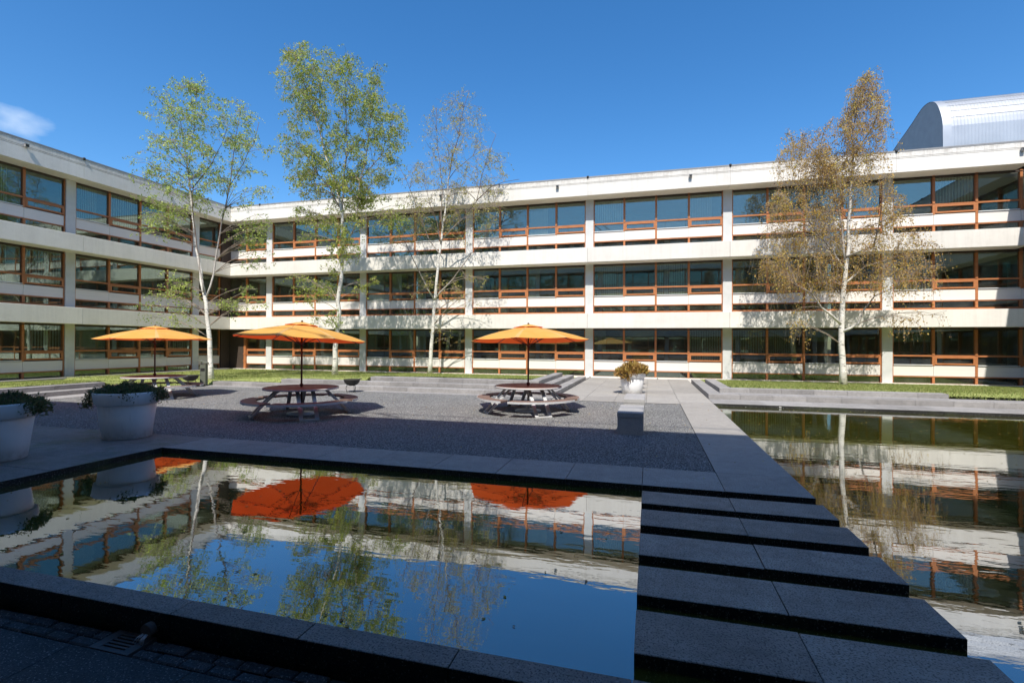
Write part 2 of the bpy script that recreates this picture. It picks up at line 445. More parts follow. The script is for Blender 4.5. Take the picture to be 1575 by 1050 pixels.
def vault_mat():
    m, nt, out = newmat('silver_sheet'); t = NT(nt)
    p = t.pos()
    c = t.mix(t.ramp(t.noise(p, .8, 5), .3, .7), (.50, .51, .515), (.42, .43, .44))
    t.l(t.bsdf(c, .38, None, .5, .55), out.inputs[0])
    return m
M['vault'] = vault_mat()
M['vault_end'] = simple('vault_end_sheet', (.33, .335, .34), (.28, .285, .29), 2, .5, .4, obj=False)

# ------------------------------------------------------------ ground, gravel, water
WZ = -0.085                                    # water level
def sheet(name, x0, y0, x1, y1, z, mat, kind='structure', thick=None):
    b = MB()
    if thick: b.box(x0, y0, z - thick, x1, y1, z)
    else: b.add([(x0, y0, z), (x1, y0, z), (x1, y1, z), (x0, y1, z)], [(0, 1, 2, 3)])
    return tag(b.build(name, mat), kind=kind)
sheet('ground', -300, -300, 300, 300, -0.62, M['soil'])
sheet('gravel', -18.45, 7.772, 0.93, 16.35, -0.014, M['gravel'], thick=.4)
# rear strip of gravel up to the stone steps
b = MB(); b.box(-18.45, 16.352, -.414, -3.2, 16.88, -.014)
tag(b.build('gravel', M['gravel']), kind='structure')
b = MB(); b.add([(-8.25, 2.85, WZ), (-.05, 2.85, WZ), (-.05, 6.83, WZ), (-8.25, 6.83, WZ)], [(0, 1, 2, 3)])
b.add([(-.05, 2.85, WZ), (1.94, 2.85, WZ), (1.94, 6.83, WZ), (-.05, 6.83, WZ)], [(0, 1, 2, 3)])
b.add([(1.94, 2.85, WZ), (15.2, 2.85, WZ), (15.2, 16.9, WZ), (1.94, 16.9, WZ)], [(0, 1, 2, 3)])
tag(b.build('pool_water', M['water']), kind='structure')

_slabs = {}
def slab_mesh(w, d, h, c, mat, key):
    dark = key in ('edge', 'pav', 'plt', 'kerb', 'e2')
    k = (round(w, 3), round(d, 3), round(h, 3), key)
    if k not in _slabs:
        b = MB(); b.slab(-w / 2, -d / 2, -h, w / 2, d / 2, 0, c, 0, 1 if dark else None); _slabs[k] = b.mesh('slab', [mat, M['shaded_wet_stone']] if dark else mat)
    return _slabs[k]
def lay(parent, name, x0, y0, x1, y1, z, mat, key, joint=.006, h=.09, c=.004, jit=.0015):
    me = slab_mesh(x1 - x0 - joint, y1 - y0 - joint, h, c, mat, key)
    return link(name, me, parent, ((x0 + x1) / 2, (y0 + y1) / 2, z + rng.uniform(-jit, jit)))
def group(name, x0, y0, x1, y1, z0, z1, mat, c=0):
    """bedding body of a paved piece of the setting; its stones become children"""
    b = MB(); b.box(x0, y0, z0, x1, y1, z1)
    return tag(b.build(name, mat), kind='structure')

U = 1.02
# far pool edge: one row of metre-wide stones (x on the U grid, shared with the stepping slabs)
edge = group('pool_edge', -8.25, 6.82, 1.945, 7.76, -.55, -.09, M['shaded_wet_stone'])
for k in range(-8, 2): lay(edge, 'edge_stone', -.085 + U * k, 6.80, -.085 + U * (k + 1), 7.772, 0, M['edge_stone'], 'edge')
# path along the right pool
path = group('path', .94, 7.78, 1.945, 27.9, -.55, -.09, M['shaded_wet_stone'])
y = 7.775
while y < 27.8:
    y1 = min(y + 3.06, 27.92); lay(path, 'paving_slab', .935, y, 1.955, y1, 0, M['paving'], 'pav'); y = y1
# plaza in front of the rear wing
plaza = group('plaza', -3.2, 16.36, .93, 27.9, -.55, -.09, M['shaded_wet_stone'])
for i in range(4):
    y = 16.352
    while y < 27.8:
        y1 = min(y + 1.53, 27.92); lay(plaza, 'paving_slab', .935 - U * (i + 1), y, .935 - U * i, y1, 0, M['paving'], 'pav'); y = y1
# left platform with the two big pots
plat = group('platform', -18.4, 1.2, -8.27, 7.76, -.55, -.09, M['shaded_wet_stone'])
for i in range(10):
    x1 = -8.25 - U * i
    for j in range(5):
        y1 = 7.772 - 1.32 * j; lay(plat, 'platform_slab', x1 - U, y1 - 1.32, x1, y1, 0, M['platform'], 'plt', joint=.004, c=.002)
# near kerb of the pool and the dark paving under the viewpoint
kerb = group('pool_kerb', -8.24, 2.672, 15.2, 2.84, -.55, -.11, M['shaded_wet_stone'])
for k in range(-8, 15): lay(kerb, 'kerb_stone', -.085 + U * k, 2.655, -.085 + U * (k + 1), 2.85, 0, M['kerb'], 'kerb', h=.11)
near = group('near_paving', -8.24, -.45, 15.2, 2.67, -.55, -.27, M['soil'])
for k in range(-8, 15):
    for j, (ya, yb) in enumerate(((1.45, 2.462), (.43, 1.45), (-.44, .43))):
        lay(near, 'paving_slab', -.69 + U * k, ya, -.69 + U * (k + 1), yb, -.185, M['dark_paving'], 'near', jit=.003)
def cobble_row(x, x_end, sgn, row):
    ya = 2.466 + row * .095
    first = True
    while (x - x_end) * sgn < 0:
        w = rng.uniform(.19, .225) * (.55 if first and row else 1); first = False
        xa = x if sgn > 0 else x - w
        lay(near, 'cobble', xa, ya, xa + w, ya + .095, -.188, M['cobble'], 'cob%d' % int(w * 100), joint=.014, c=.01, jit=.006); x += sgn * w
for row in range(2):
    cobble_row(-3.262, 6, 1, row); cobble_row(-3.618, -8.2, -1, row)
# right pool: far edge stones
edge2 = group('pool_edge', 1.96, 16.90, 15.2, 18.18, -.55, -.09, M['shaded_wet_stone'])
x = 1.96
while x < 15.1:
    x1 = min(x + 1.53, 15.2); lay(edge2, 'edge_stone', x, 16.87, x1, 18.2, 0, M['step'], 'e2'); x = x1
sheet('pool_side', 15.21, 2.65, 16.2, 18.0, -.005, M['edge_stone'], thick=.5)

# ------------------------------------------------------------ stone steps and lawns
def stone_run(parent, axis, a0, a1, fixed0, fixed1, z0, z1, L=1.0):
    a = a0
    while a < a1 - .02:
        n = min(a + L, a1)
        if a1 - n < .3: n = a1
        if axis == 'x': args = (a, fixed0, n, fixed1)
        else: args = (fixed0, a, fixed1, n)
        lay(parent, 'step_stone', *args, z1, M['step'], 'step', joint=.008, h=z1 - z0, c=.008, jit=.003); a = n
stL = tag(empty('stone_steps'), kind='structure')
stone_run(stL, 'x', -18.2, -3.2, 17.3, 17.72, -.1, .15, 1.03)
stone_run(stL, 'x', -15.1, -3.62, 17.8, 18.24, .0, .30, 1.03)
stone_run(stL, 'x', -11.2, -4.02, 18.42, 18.86, .12, .45, 1.03)
stone_run(stL, 'x', -3.64, -3.2, 17.722, 18.2, -.1, .15)     # return along the plaza
stone_run(stL, 'y', 18.2, 26.2, -3.62, -3.2, -.1, .15, 1.0)
stone_run(stL, 'y', 18.25, 24.9, -4.02, -3.64, .0, .30, 1.0)
stone_run(stL, 'y', 18.87, 23.9, -4.44, -4.04, .10, .45, 1.0)
b = MB(); b.box(-18.2, 16.89, -.3, -3.2, 17.295, -.003)
paver = tag(b.build('kerb_strip', M['step']), kind='structure')
stR = tag(empty('stone_steps'), kind='structure')
stone_run(stR, 'x', 1.96, 15.9, 18.21, 18.66, -.1, .165, 1.0)
stone_run(stR, 'x', 2.42, 9.26, 19.1, 19.52, .0, .31, 1.0)
stone_run(stR, 'y', 18.665, 25.6, 1.96, 2.40, -.1, .165, 1.0)
stone_run(stR, 'y', 19.53, 23.9, 2.42, 2.84, .0, .31, 1.0)
b = MB(); b.box(2.41, 18.665, -.3, 15.9, 19.095, .158)
tag(b.build('kerb_strip', M['step']), kind='structure')
stW = tag(empty('stone_steps'), kind='structure')
stone_run(stW, 'y', 1.2, 15.2, -19.9, -19.4, -.1, .15, 1.03)
stone_run(stW, 'y', 1.2, 14.2, -20.5, -20.05, .0, .30, 1.03)
b = MB(); b.box(-19.39, 1.2, -.3, -18.46, 17.29, -.004); tag(b.build('kerb_strip', M['step']), kind='structure')
b = MB(); b.box(-20.04, 1.2, -.3, -19.91, 14.2, .14); tag(b.build('kerb_strip', M['step']), kind='structure')

def lerp(x, pts):
    if x <= pts[0][0]: return pts[0][1]
    for (a, p), (c, q) in zip(pts, pts[1:]):
        if x <= c: return p + (q - p) * (x - a) / (c - a)
    return pts[-1][1]
def hL(x, y):            # left lawn: rises from the steps, falls back to both wings
    crest = lerp(x, [(-28, .06), (-20.5, .10), (-18.5, .14), (-15.5, .30), (-12.0, .34), (-10.8, .45)])
    back = .02 + crest * max(0, 27.6 - y) / (27.6 - 18.9)
    lev, yf = (.43, 18.86) if x > -11.2 else ((.29, 18.2) if x > -15.1 else ((.14, 17.7) if x > -18.2 else (-.01, 17.28)))
    front = lev + max(0, y - yf) * .35
    h = min(back, front)
    if x < -19.4:
        side = .02 + .30 * max(0, x + 28.0) / 7.6
        w = min(1, max(0, (17.5 - y) / 3.0))
        sidef = (.29 if y < 14.2 else .13) + (-19.9 - x) * .3 if x < -19.9 else .0
        s = max(-.02, min(side, sidef)) if y < 15.2 else min(side, .02 + (-19.4 - x) * .2)
        h = h * (1 - w) + s * w if y < 17.5 else min(h, .03 + (y - 17.5) * .3 + max(0, -19.4 - x) * .1 + .02)
    return h
def hR(x, y):
    back = .01 + .33 * max(0, 27.6 - y) / (27.6 - 19.3)
    lev, yf = (.30, 19.5) if x < 9.26 else (.155, 19.05)
    return min(back, lev + max(0, y - yf) * .3)
def lawn(name, x0, x1, y0, y1, h, step, inside):
    nx = int((x1 - x0) / step) + 1; ny = int((y1 - y0) / step) + 1
    b = MB(); idx = {}
    for j in range(ny):
        for i in range(nx):
            x = min(x0 + i * step, x1); y = min(y0 + j * step, y1)
            if inside(x, y):
                idx[i, j] = len(b.v); b.v.append((x, y, h(x, y) + .012 * math.sin(x * 2.1 + y) * math.cos(y * 1.7)))
    for j in range(ny - 1):
        for i in range(nx - 1):
            q = [(i, j), (i + 1, j), (i + 1, j + 1), (i, j + 1)]
            if all(k in idx for k in q): b.f.append(tuple(idx[k] for k in q)); b.m.append(0); b.sm.append(True)
    return tag(b.build(name, M['lawn']), kind='structure')
def inL(x, y):
    if x < -27.1 and y < 27.3: return False
    if x < -19.85: return (x < -20.45) or y > 14.2 or False
    if y < 17.25: return False
    if x > -4.4: return y > 99
    if x > -11.2: return y > 18.8
    if x > -15.1: return y > 18.15
    if x > -18.2: return y > 17.65
    return True
def inL2(x, y): return inL(x, y) or (x < -19.35 and y > 15.1)
def inR(x, y): return (x > 2.80 and y > 19.45) or (x > 9.2 and y > 19.05) or (x > 2.38 and y > 23.8)
lawn('lawn', -28.1, -4.4, 1.2, 27.95, hL, .24, inL2)
lawn('lawn', 2.4, 16.2, 19.05, 27.95, hR, .24, inR)
sheet('terrace', -4.42, 26.2, -3.22, 27.9, -.008, M['paving'], thick=.3)
b = MB(); b.box(-4.02, 24.9, -.3, -3.635, 26.2, .10); b.box(-4.44, 23.9, -.3, -4.03, 26.2, .13); tag(b.build('lawn_bank', M['lawn']), kind='structure')

sheet('margin_paving', -27.79, 1.2, -27.15, 27.2, .10, M['paving'], thick=.3)
def blades(n, x0, x1, y0, y1, h, inside, hmin, hmax):
    x = nrg.uniform(x0, x1, n); y = nrg.uniform(y0, y1, n)
    keep = np.array([inside(a, c) for a, c in zip(x, y)]); x = x[keep]; y = y[keep]
    z = np.array([h(a, c) for a, c in zip(x, y)])
    N = len(x); a = nrg.uniform(0, 2 * np.pi, N); w = nrg.uniform(.008, .018, N); hh = nrg.uniform(hmin, hmax, N)
    lean = nrg.normal(0, .03, (N, 2))
    V = np.zeros((N, 3, 3))
    V[:, 0] = np.stack([x - np.cos(a) * w, y - np.sin(a) * w, z - .01], 1)
    V[:, 1] = np.stack([x + np.cos(a) * w, y + np.sin(a) * w, z - .01], 1)
    V[:, 2] = np.stack([x + lean[:, 0], y + lean[:, 1], z + hh], 1)
    me = np_mesh('grass', V.reshape(-1, 3), 3, M['grass'], nrg.uniform(0, 1, N))
    return tag(link('grass', me), kind='stuff')
blades(70000, -27.9, -4.5, 12, 27.8, hL, inL2, .03, .075)
blades(45000, 2.6, 16, 19.1, 27.8, hR, inR, .03, .075)

# loose pebbles on the gravel
N = 30000
x = nrg.uniform(-18.4, .9, N); y = 7.8 + (16.8 - 7.8) * nrg.power(.62, N)
ok = (y < 16.33) | (x < -3.25); x = x[ok]; y = y[ok]; N = len(x)
r = nrg.uniform(.006, .013, N); ang = nrg.uniform(0, 6.28, N)
oct_v = np.array([(1, 0, 0), (0, 1, 0), (-1, 0, 0), (0, -1, 0), (0, 0, .7), (0, 0, -.7)])
oct_f = np.array([(0, 1, 4), (1, 2, 4), (2, 3, 4), (3, 0, 4)])
P = oct_v[oct_f.ravel()].reshape(1, 12, 3) * r[:, None, None] * nrg.uniform(.7, 1.3, (N, 1, 3))
c, s = np.cos(ang)[:, None], np.sin(ang)[:, None]
Q = np.stack([P[..., 0] * c - P[..., 1] * s + x[:, None], P[..., 0] * s + P[..., 1] * c + y[:, None], P[..., 2] - .012], -1)
tag(link('pebbles', np_mesh('pebbles', Q.reshape(-1, 3), 3, M['pebble'], np.repeat(nrg.uniform(0, 1, N), 4))), kind='stuff')

# ------------------------------------------------------------ the office wings
# local frame of a wing: x along the facade, y into the building (window plane at 0), z up
BAY, CW, PR = 7.2, .44, 1.0
CELL = (BAY - CW) / 4
ROWS = dict(strip=(.06, .36), panel=(.41, .90), low=(.95, 1.33), up=(1.41, 2.62))
_wm = {}
def bm_cached(key, fn, mat):
    if key not in _wm:
        b = MB(); fn(b); _wm[key] = b.mesh(key if isinstance(key, str) else key[0], mat)
    return _wm[key]

def window(parent, x, z, cells, top, head, rnd, detail=True):
    """one bay of glazing: frame = part; panes, spandrels, hoppers, blinds = its pieces"""
    cells = list(cells)
    def frame(b):
        x0 = CW / 2 + CELL * cells[0]; x1 = CW / 2 + CELL * (cells[-1] + 1); j = .055
        b.box(x0, -.045, -.078, x1, .06, .06)                            # bottom rail
        b.box(x0, -.045, .355, x1, .06, .412)                         # rail under the spandrel
        b.box(x0, -.05, 1.335, x1, .06, 1.41)                         # transom
        b.box(x0, -.045, top, x1, .06, top + .055, 1)                    # head rail
        if head - top > .1: b.box(x0, -.01, top + .055, x1, .05, head, 1)        # dark head board
        for c in cells + [cells[-1] + 1]:
            xc = CW / 2 + CELL * c
            hw = .052
            xa, xb = xc - hw, xc + hw
            if c == cells[0]: xa = xc
            if c == cells[-1] + 1: xb = xc
            if c in (0, 2, 4): spans = ((.06, .355), (.412, 1.335), (1.41, top), (top + .056, head))
            else: spans = ((.06, .355), (.90, 1.335), (1.41, top), (top + .056, head))
            for za, zb in spans:
                if zb - za > .02: b.box(xa, -.075, za, xb, .07, zb)
    fr = link('window', bm_cached(('window', tuple(cells), round(top, 2), round(head, 2)), frame, [M['wood'], M['wood_dark']]), parent, (x, 0, z))
    g = CELL - .104
    for c in cells:
        xa = CW / 2 + CELL * c + .052
        def pane(za, zb, k, yy=.012):
            me = bm_cached(('pane', k, round(zb - za, 3)), lambda b: b.box(0, 0, 0, g, .012, zb - za), M['glass'])
            link('pane', me, fr, (xa, yy, za))
        pane(.06, .355, 's'); pane(1.41, top, 'u')
        link('spandrel', bm_cached('spandrel', lambda b: b.slab(0, -.055, 0, CELL - .012, .03, .487, .004), M['panel']), fr, (CW / 2 + CELL * c + .006 + (.03 if c in (0, 2) else 0) * 0, 0, .4125))
        if c % 2 == 1 and detail:
            def hop(b):
                w, h, t = g - .004, .381, .075
                b.box(0, -.085, 0, w, .01, t); b.box(0, -.085, h - t, w, .01, h)
                b.box(0, -.085, t, t, .01, h - t); b.box(w - t, -.085, t, w, .01, h - t)
            link('hopper_sash', bm_cached('hopper_sash', hop, M['wood']), fr, (xa + .002, 0, .952))
            me = bm_cached('hopper_pane', lambda b: b.box(.077, 0, .077, g - .081, .01, .302), M['glass'])
            link('pane', me, fr, (xa + .002, -.03, .952))
        else:
            pane(.955, 1.335, 'l')
            link('sill', bm_cached('sill', lambda b: b.box(0, -.10, 0, g, .03, .035), M['sill']), fr, (xa, 0, .918))
        hgt = round(top - .98, 3); u = rnd.random()
        if detail and u < .36:
            def bl(b):
                n = 13
                for i in range(n):
                    xs = (i + .5) * g / n; dx, dy = .047 * math.cos(.35), .047 * math.sin(.35)
                    b.add([(xs - dx, -dy, 0), (xs + dx, dy, 0), (xs + dx, dy, hgt), (xs - dx, -dy, hgt)], [(0, 1, 2, 3)])
            vb = link('vertical_blind', bm_cached(('vertical_blind', hgt), bl, M['blind']), fr, (xa, .13, .97))
            k = rnd.choice((1, 1, 1, .72)); vb.scale = (rnd.choice((1, 1, .7, .4)), 1, k); vb.location.z = .97 + hgt * (1 - k)
        elif detail and u < .56:
            rb = link('roller_blind', bm_cached(('roller_blind', hgt), lambda b: b.box(.01, 0, 0, g - .01, .006, hgt), M['roller']), fr, (xa, .11, .97))
            k = rnd.choice((1, .8, .6, .35)); rb.scale.z = k; rb.location.z = .97 + hgt * (1 - k)
    return fr

def wing(name, label, loc, rz, k0, k1, nfl, x0, x1, seed, part=None, detail=True, doors=(), bx=None, depth=12.0):
    """k0..k1: column indices; x0..x1: extent; part: {bay index: cells} for cut bays"""
    root = tag(empty(name, loc, rz), label, 'office building')
    rnd = random.Random(seed); part = part or {}
    ztop = 9.96 + 3.6 * (nfl - 3) - (.3 if nfl > 3 else 0)
    bx0, bx1 = bx or (x0, x1)
    cuts = [bx0] + [k * BAY for k in range(k0, k1 + 1) if bx0 + .3 < k * BAY < bx1 - .3] + [bx1]
    for f in range(nfl):
        z = 3.6 * f
        soff = 2.72 + 3.6 * f if f < nfl - 1 else ztop
        base = 0.0 if f == 0 else z - .09
        for k in range(k0, k1 + 1):
            xx = k * BAY
            if not (x0 - .1 < xx < x1 + .1): continue
            h = soff - (.0 if f == 0 else z - .08)
            me = bm_cached(('column', round(h, 2)), lambda b: b.box(-CW / 2 + .003, -.13, .0, CW / 2 - .003, .30, h - .002), M['column'])
            link('column', me, root, (xx, 0, (0 if f == 0 else z - .08) + .001))
        top = (ROWS['up'][1] if f < nfl - 1 else 2.66); head = soff - z
        for k in range(k0 - 1, k1 + 1):
            cells = part.get(k, range(4))
            if k == k0 - 1 and k not in part: continue
            if k == k1 and k not in part: continue
            window(root, k * BAY, z, cells, top, head, rnd, detail)
        if f < nfl - 1:                                                # balcony-like concrete band
            for a, c in zip(cuts, cuts[1:]):
                def band(b, w=c - a):
                    b.slab(0.007, -PR, 0, w - .007, .30, .80, .008)
                    b.box(.007, -PR + .03, -.02, w - .007, -PR + .07, 0)         # drip edge
                link('band_panel', bm_cached(('band_panel', round(c - a, 2)), band, M['concrete']), root, (a, 0, 2.72 + z))
    for a, c in zip(cuts, cuts[1:]):
        def fas(b, w=c - a):
            b.box(.004, -PR, 0, w - .004, .5, .63)
            b.box(.004, -PR + .05, .63, w - .004, .5, .65)
            b.box(.004, -PR, .65, w - .004, .5, .69)
            b.box(.004, -PR + .05, .69, w - .004, .5, .71)
            b.slab(.004, -PR, .71, w - .004, .5, .985, .008)
        link('fascia_panel', bm_cached(('fascia_panel', round(c - a, 2)), fas, M['concrete']), root, (a, 0, ztop))
        link('roof_trim', bm_cached(('roof_trim', round(c - a, 2)), lambda b, w=c - a: b.box(0, -PR - .012, -.045, w, -PR + .2, .03), M['trim']), root, (a, 0, ztop + .986))
        link('joint_cap', bm_cached('joint_cap', lambda b: b.lathe([(.0, -.05), (.05, -.05), (.07, .05), (.03, .08), (0, .08)], 8), M['cap']), root, (c, -PR + .0, ztop + .98))
    b = MB(); b.box(x0, .5, ztop + .3, x1, depth - .1, ztop + .5); b.build('roof', M['roofing'], root)
    b = MB(); b.box(x0, depth, 0, x1, depth + .3, ztop + .9)
    b.box(x0 - .3, .1, 0, x0, depth + .3, ztop + .9); b.box(x1, .1, 0, x1 + .3, depth + .3, ztop + .9)
    b.build('outer_wall', M['concrete'], root)
    b = MB()
    for f in range(nfl):
        soff = 2.72 + 3.6 * f if f < nfl - 1 else ztop
        b.box(x0, .31, soff + .3 if f == nfl - 1 else soff + .35, x1, 6.0, soff + .78, 0)
    b.build('floor_slab', M['interior'], root)
    b = MB()
    for f in range(nfl):
        soff = 2.72 + 3.6 * f if f < nfl - 1 else ztop
        b.box(x0, .31, soff - .06, x1, 5.98, soff - .02)
    b.build('ceiling', M['ceiling'], root)
    b = MB(); b.box(x0, 3.9, 0, x1, 4.02, ztop)
    for k in range(k0, k1 + 1):
        if x0 < k * BAY < x1:
            if rnd.random() < .6: b.box(k * BAY - .06, .4, 0, k * BAY + .06, 3.9, ztop - .1)
    b.box(x0, .31, -.1, x1, 3.9, .01)
    for k in range(k0, k1):
        for f in range(nfl):
            for q in range(2):
                xx = k * BAY + rnd.uniform(.6, 5.5); zz = 3.6 * f - .1 + .02
                if f == 0: zz = .02
                b.box(xx, .7, zz + .70, xx + 1.5, 1.4, zz + .74); b.box(xx + .1, .8, zz, xx + .15, 1.35, zz + .7); b.box(xx + 1.35, .8, zz, xx + 1.4, 1.35, zz + .7)
                b.box(xx + .4, 1.0, zz + .74, xx + .95, 1.05, zz + 1.12)
    b.build('interior', M['interior'], root)
    pl = MB(); pl.box(x0, -.42, -.3, x1, -.14, .055); pl.build('plinth', M['concrete'], root)
    for k in range(k0, k1 + 1):
        for q in (0, .5):
            xx = (k + q) * BAY + .1
            if x0 < xx < x1: link('drain_hole', bm_cached('drain_hole', lambda b: b.tube([(0, 0, 0), (0, -.02, 0)], .035, 8), M['cap']), root, (xx, -.42, .015))
    return root

back = wing('office_wing', 'sunlit white three-storey office wing across the back, with orange-brown window timbers', (-24.87, 28.23, 0), 0,
            0, 5, 3, -3.3, 43.0, 3, {-1: [2, 3], 5: [0, 1, 2, 3]}, bx=(-3.36, 41.1), depth=26.0)
left = wing('office_wing', 'shaded grey-white three-storey office wing along the left side of the courtyard', (-28.23, 3.8, 0), R(90),
            0, 3, 3, -3.2, 24.4, 5, {-1: [2, 3], 3: [0]}, bx=(-3.2, 23.42))
b = MB(); b.box(23.58, -.10, 0, 24.38, .2, 2.715); b.box(23.58, -.10, 3.53, 24.38, .2, 6.31); b.box(23.58, -.10, 7.13, 24.38, .2, 9.95)
b.build('corner_pier', M['wood_dark'], left)
# timber door leaf and post in the corner of the rear wing, ground floor
b = MB(); b.box(-2.03, -.16, .0, -1.86, .07, 2.70); b.box(-2.06, -.18, .55, -1.83, -.16, .62); b.box(-2.06, -.18, 1.02, -1.83, -.16, 1.09)
b.build('door_post', M['wood'], back)
b = MB(); b.box(-3.25, -.13, .02, -2.05, -.08, 2.68); b.build('door', M['wood_dark'], back)
right = wing('office_wing', 'white three-storey office wing along the right side of the courtyard, outside the picture', (17.3, 27.2, 0), R(-90),
             0, 3, 3, .0, 26.6, 9, {3: [0, 1]}, detail=False, bx=(.02, 26.6))
nearw = wing('office_wing', 'taller white office wing that the courtyard is seen from', (16.2, -.5, 0), R(180),
             0, 6, 4, -.9, 44.0, 11, {}, detail=False, bx=(-.9, 44.0))
b = MB()
for i in range(12):
    xx = 2 + i * 2.1
    b.tube([(xx, -.96, 14.4), (xx, -.96, 15.25)], .018, 6)
b.tube([(1.5, -.96, 15.25), (25.6, -.96, 15.25)], .024, 6)
b.tube([(20.5, -.96, 14.5), (21.4, -.96, 15.25)], .04, 6); b.tube([(21.4, -.96, 14.5), (22.3, -.96, 15.25)], .04, 6)
b.build('roof_railing', M['cap'], nearw)

# silver vaulted roof standing behind the flat roof on the right
vr = tag(empty('vaulted_hall', (17.0, 35.7, 10.0)), 'silver ribbed vaulted roof rising behind the flat roof at the right', 'vaulted roof')
prof = [(.05, .47), (.05, 3.0), (.04, 4.0), (.06, 5.05), (.16, 5.6), (.34, 6.05), (.55, 6.45), (.80, 6.78), (1.12, 7.02), (1.5, 7.18), (1.9, 7.25), (2.35, 7.24), (2.75, 7.14), (3.2, 6.98), (3.7, 6.80), (4.5, 6.55), (5.4, 6.3), (6.3, 6.0), (8.5, 5.1), (10.5, 4.0), (13, 2.2), (15.2, .47)]
b = MB(); n = len(prof)
LEN = 26.0
nr = 150; xs = []
for i in range(nr):
    xa = .45 + (LEN - .45) * i / nr; wv = (LEN - .45) / nr
    xs += [(xa, 0), (xa + wv * .72, 0), (xa + wv * .80, .008), (xa + wv * .92, .008)]
xs.append((LEN, 0))
cy, cz = 3.5, 3.0
def smooth(pr, m=4):
    P = [pr[0]] + pr + [pr[-1]]; o = []
    for k in range(1, len(P) - 2):
        for q in range(m):
            t = q / m; c4 = [P[k - 1], P[k], P[k + 1], P[k + 2]]
            o.append(tuple(.5 * (2 * c4[1][i] + (c4[2][i] - c4[0][i]) * t + (2 * c4[0][i] - 5 * c4[1][i] + 4 * c4[2][i] - c4[3][i]) * t * t + (3 * c4[1][i] - c4[0][i] - 3 * c4[2][i] + c4[3][i]) * t ** 3) for i in (0, 1)))
    return o + [pr[-1]]
coarse = prof; prof = smooth(prof[3:-5], 3); prof = coarse[:3] + prof + coarse[-5:]; n = len(prof)
for xx, o in xs:
    for py, pz in prof:
        d = Vector((0, py - cy, pz - cz)).normalized() * o
        b.v.append((xx, py + d.y, pz + d.z))
for i in range(len(xs) - 1):
    for k in range(n - 1):
        p = i * n + k; b.f.append((p, p + n, p + n + 1, p + 1)); b.m.append(0); b.sm.append(False)
b.build('ribbed_shell', M['vault'], vr)
b = MB()
for xx in (0, .44):
    for py, pz in prof:
        d = Vector((0, py - cy, pz - cz)).normalized() * .03
        b.v.append((xx, py + d.y, pz + d.z))
for k in range(n - 1): b.f.append((k, k + n, k + n + 1, k + 1)); b.m.append(0); b.sm.append(True)
b.build('edge_trim', M['vault'], vr)
b = MB(); b.v = [(.02, py, pz) for py, pz in prof]; b.f = [tuple(reversed(range(n)))]; b.m = [0]; b.sm = [False]
b.build('end_wall', M['vault_end'], vr)
b = MB()
for k in range(4, 11):                                                # horizontal sheet laps
    py, pz = coarse[k]; d = Vector((0, py - cy, pz - cz)).normalized() * .012
    b.tube([(.45, py + d.y, pz + d.z), (LEN, py + d.y, pz + d.z)], .010, 4)
b.build('sheet_laps', M['vault'], vr)

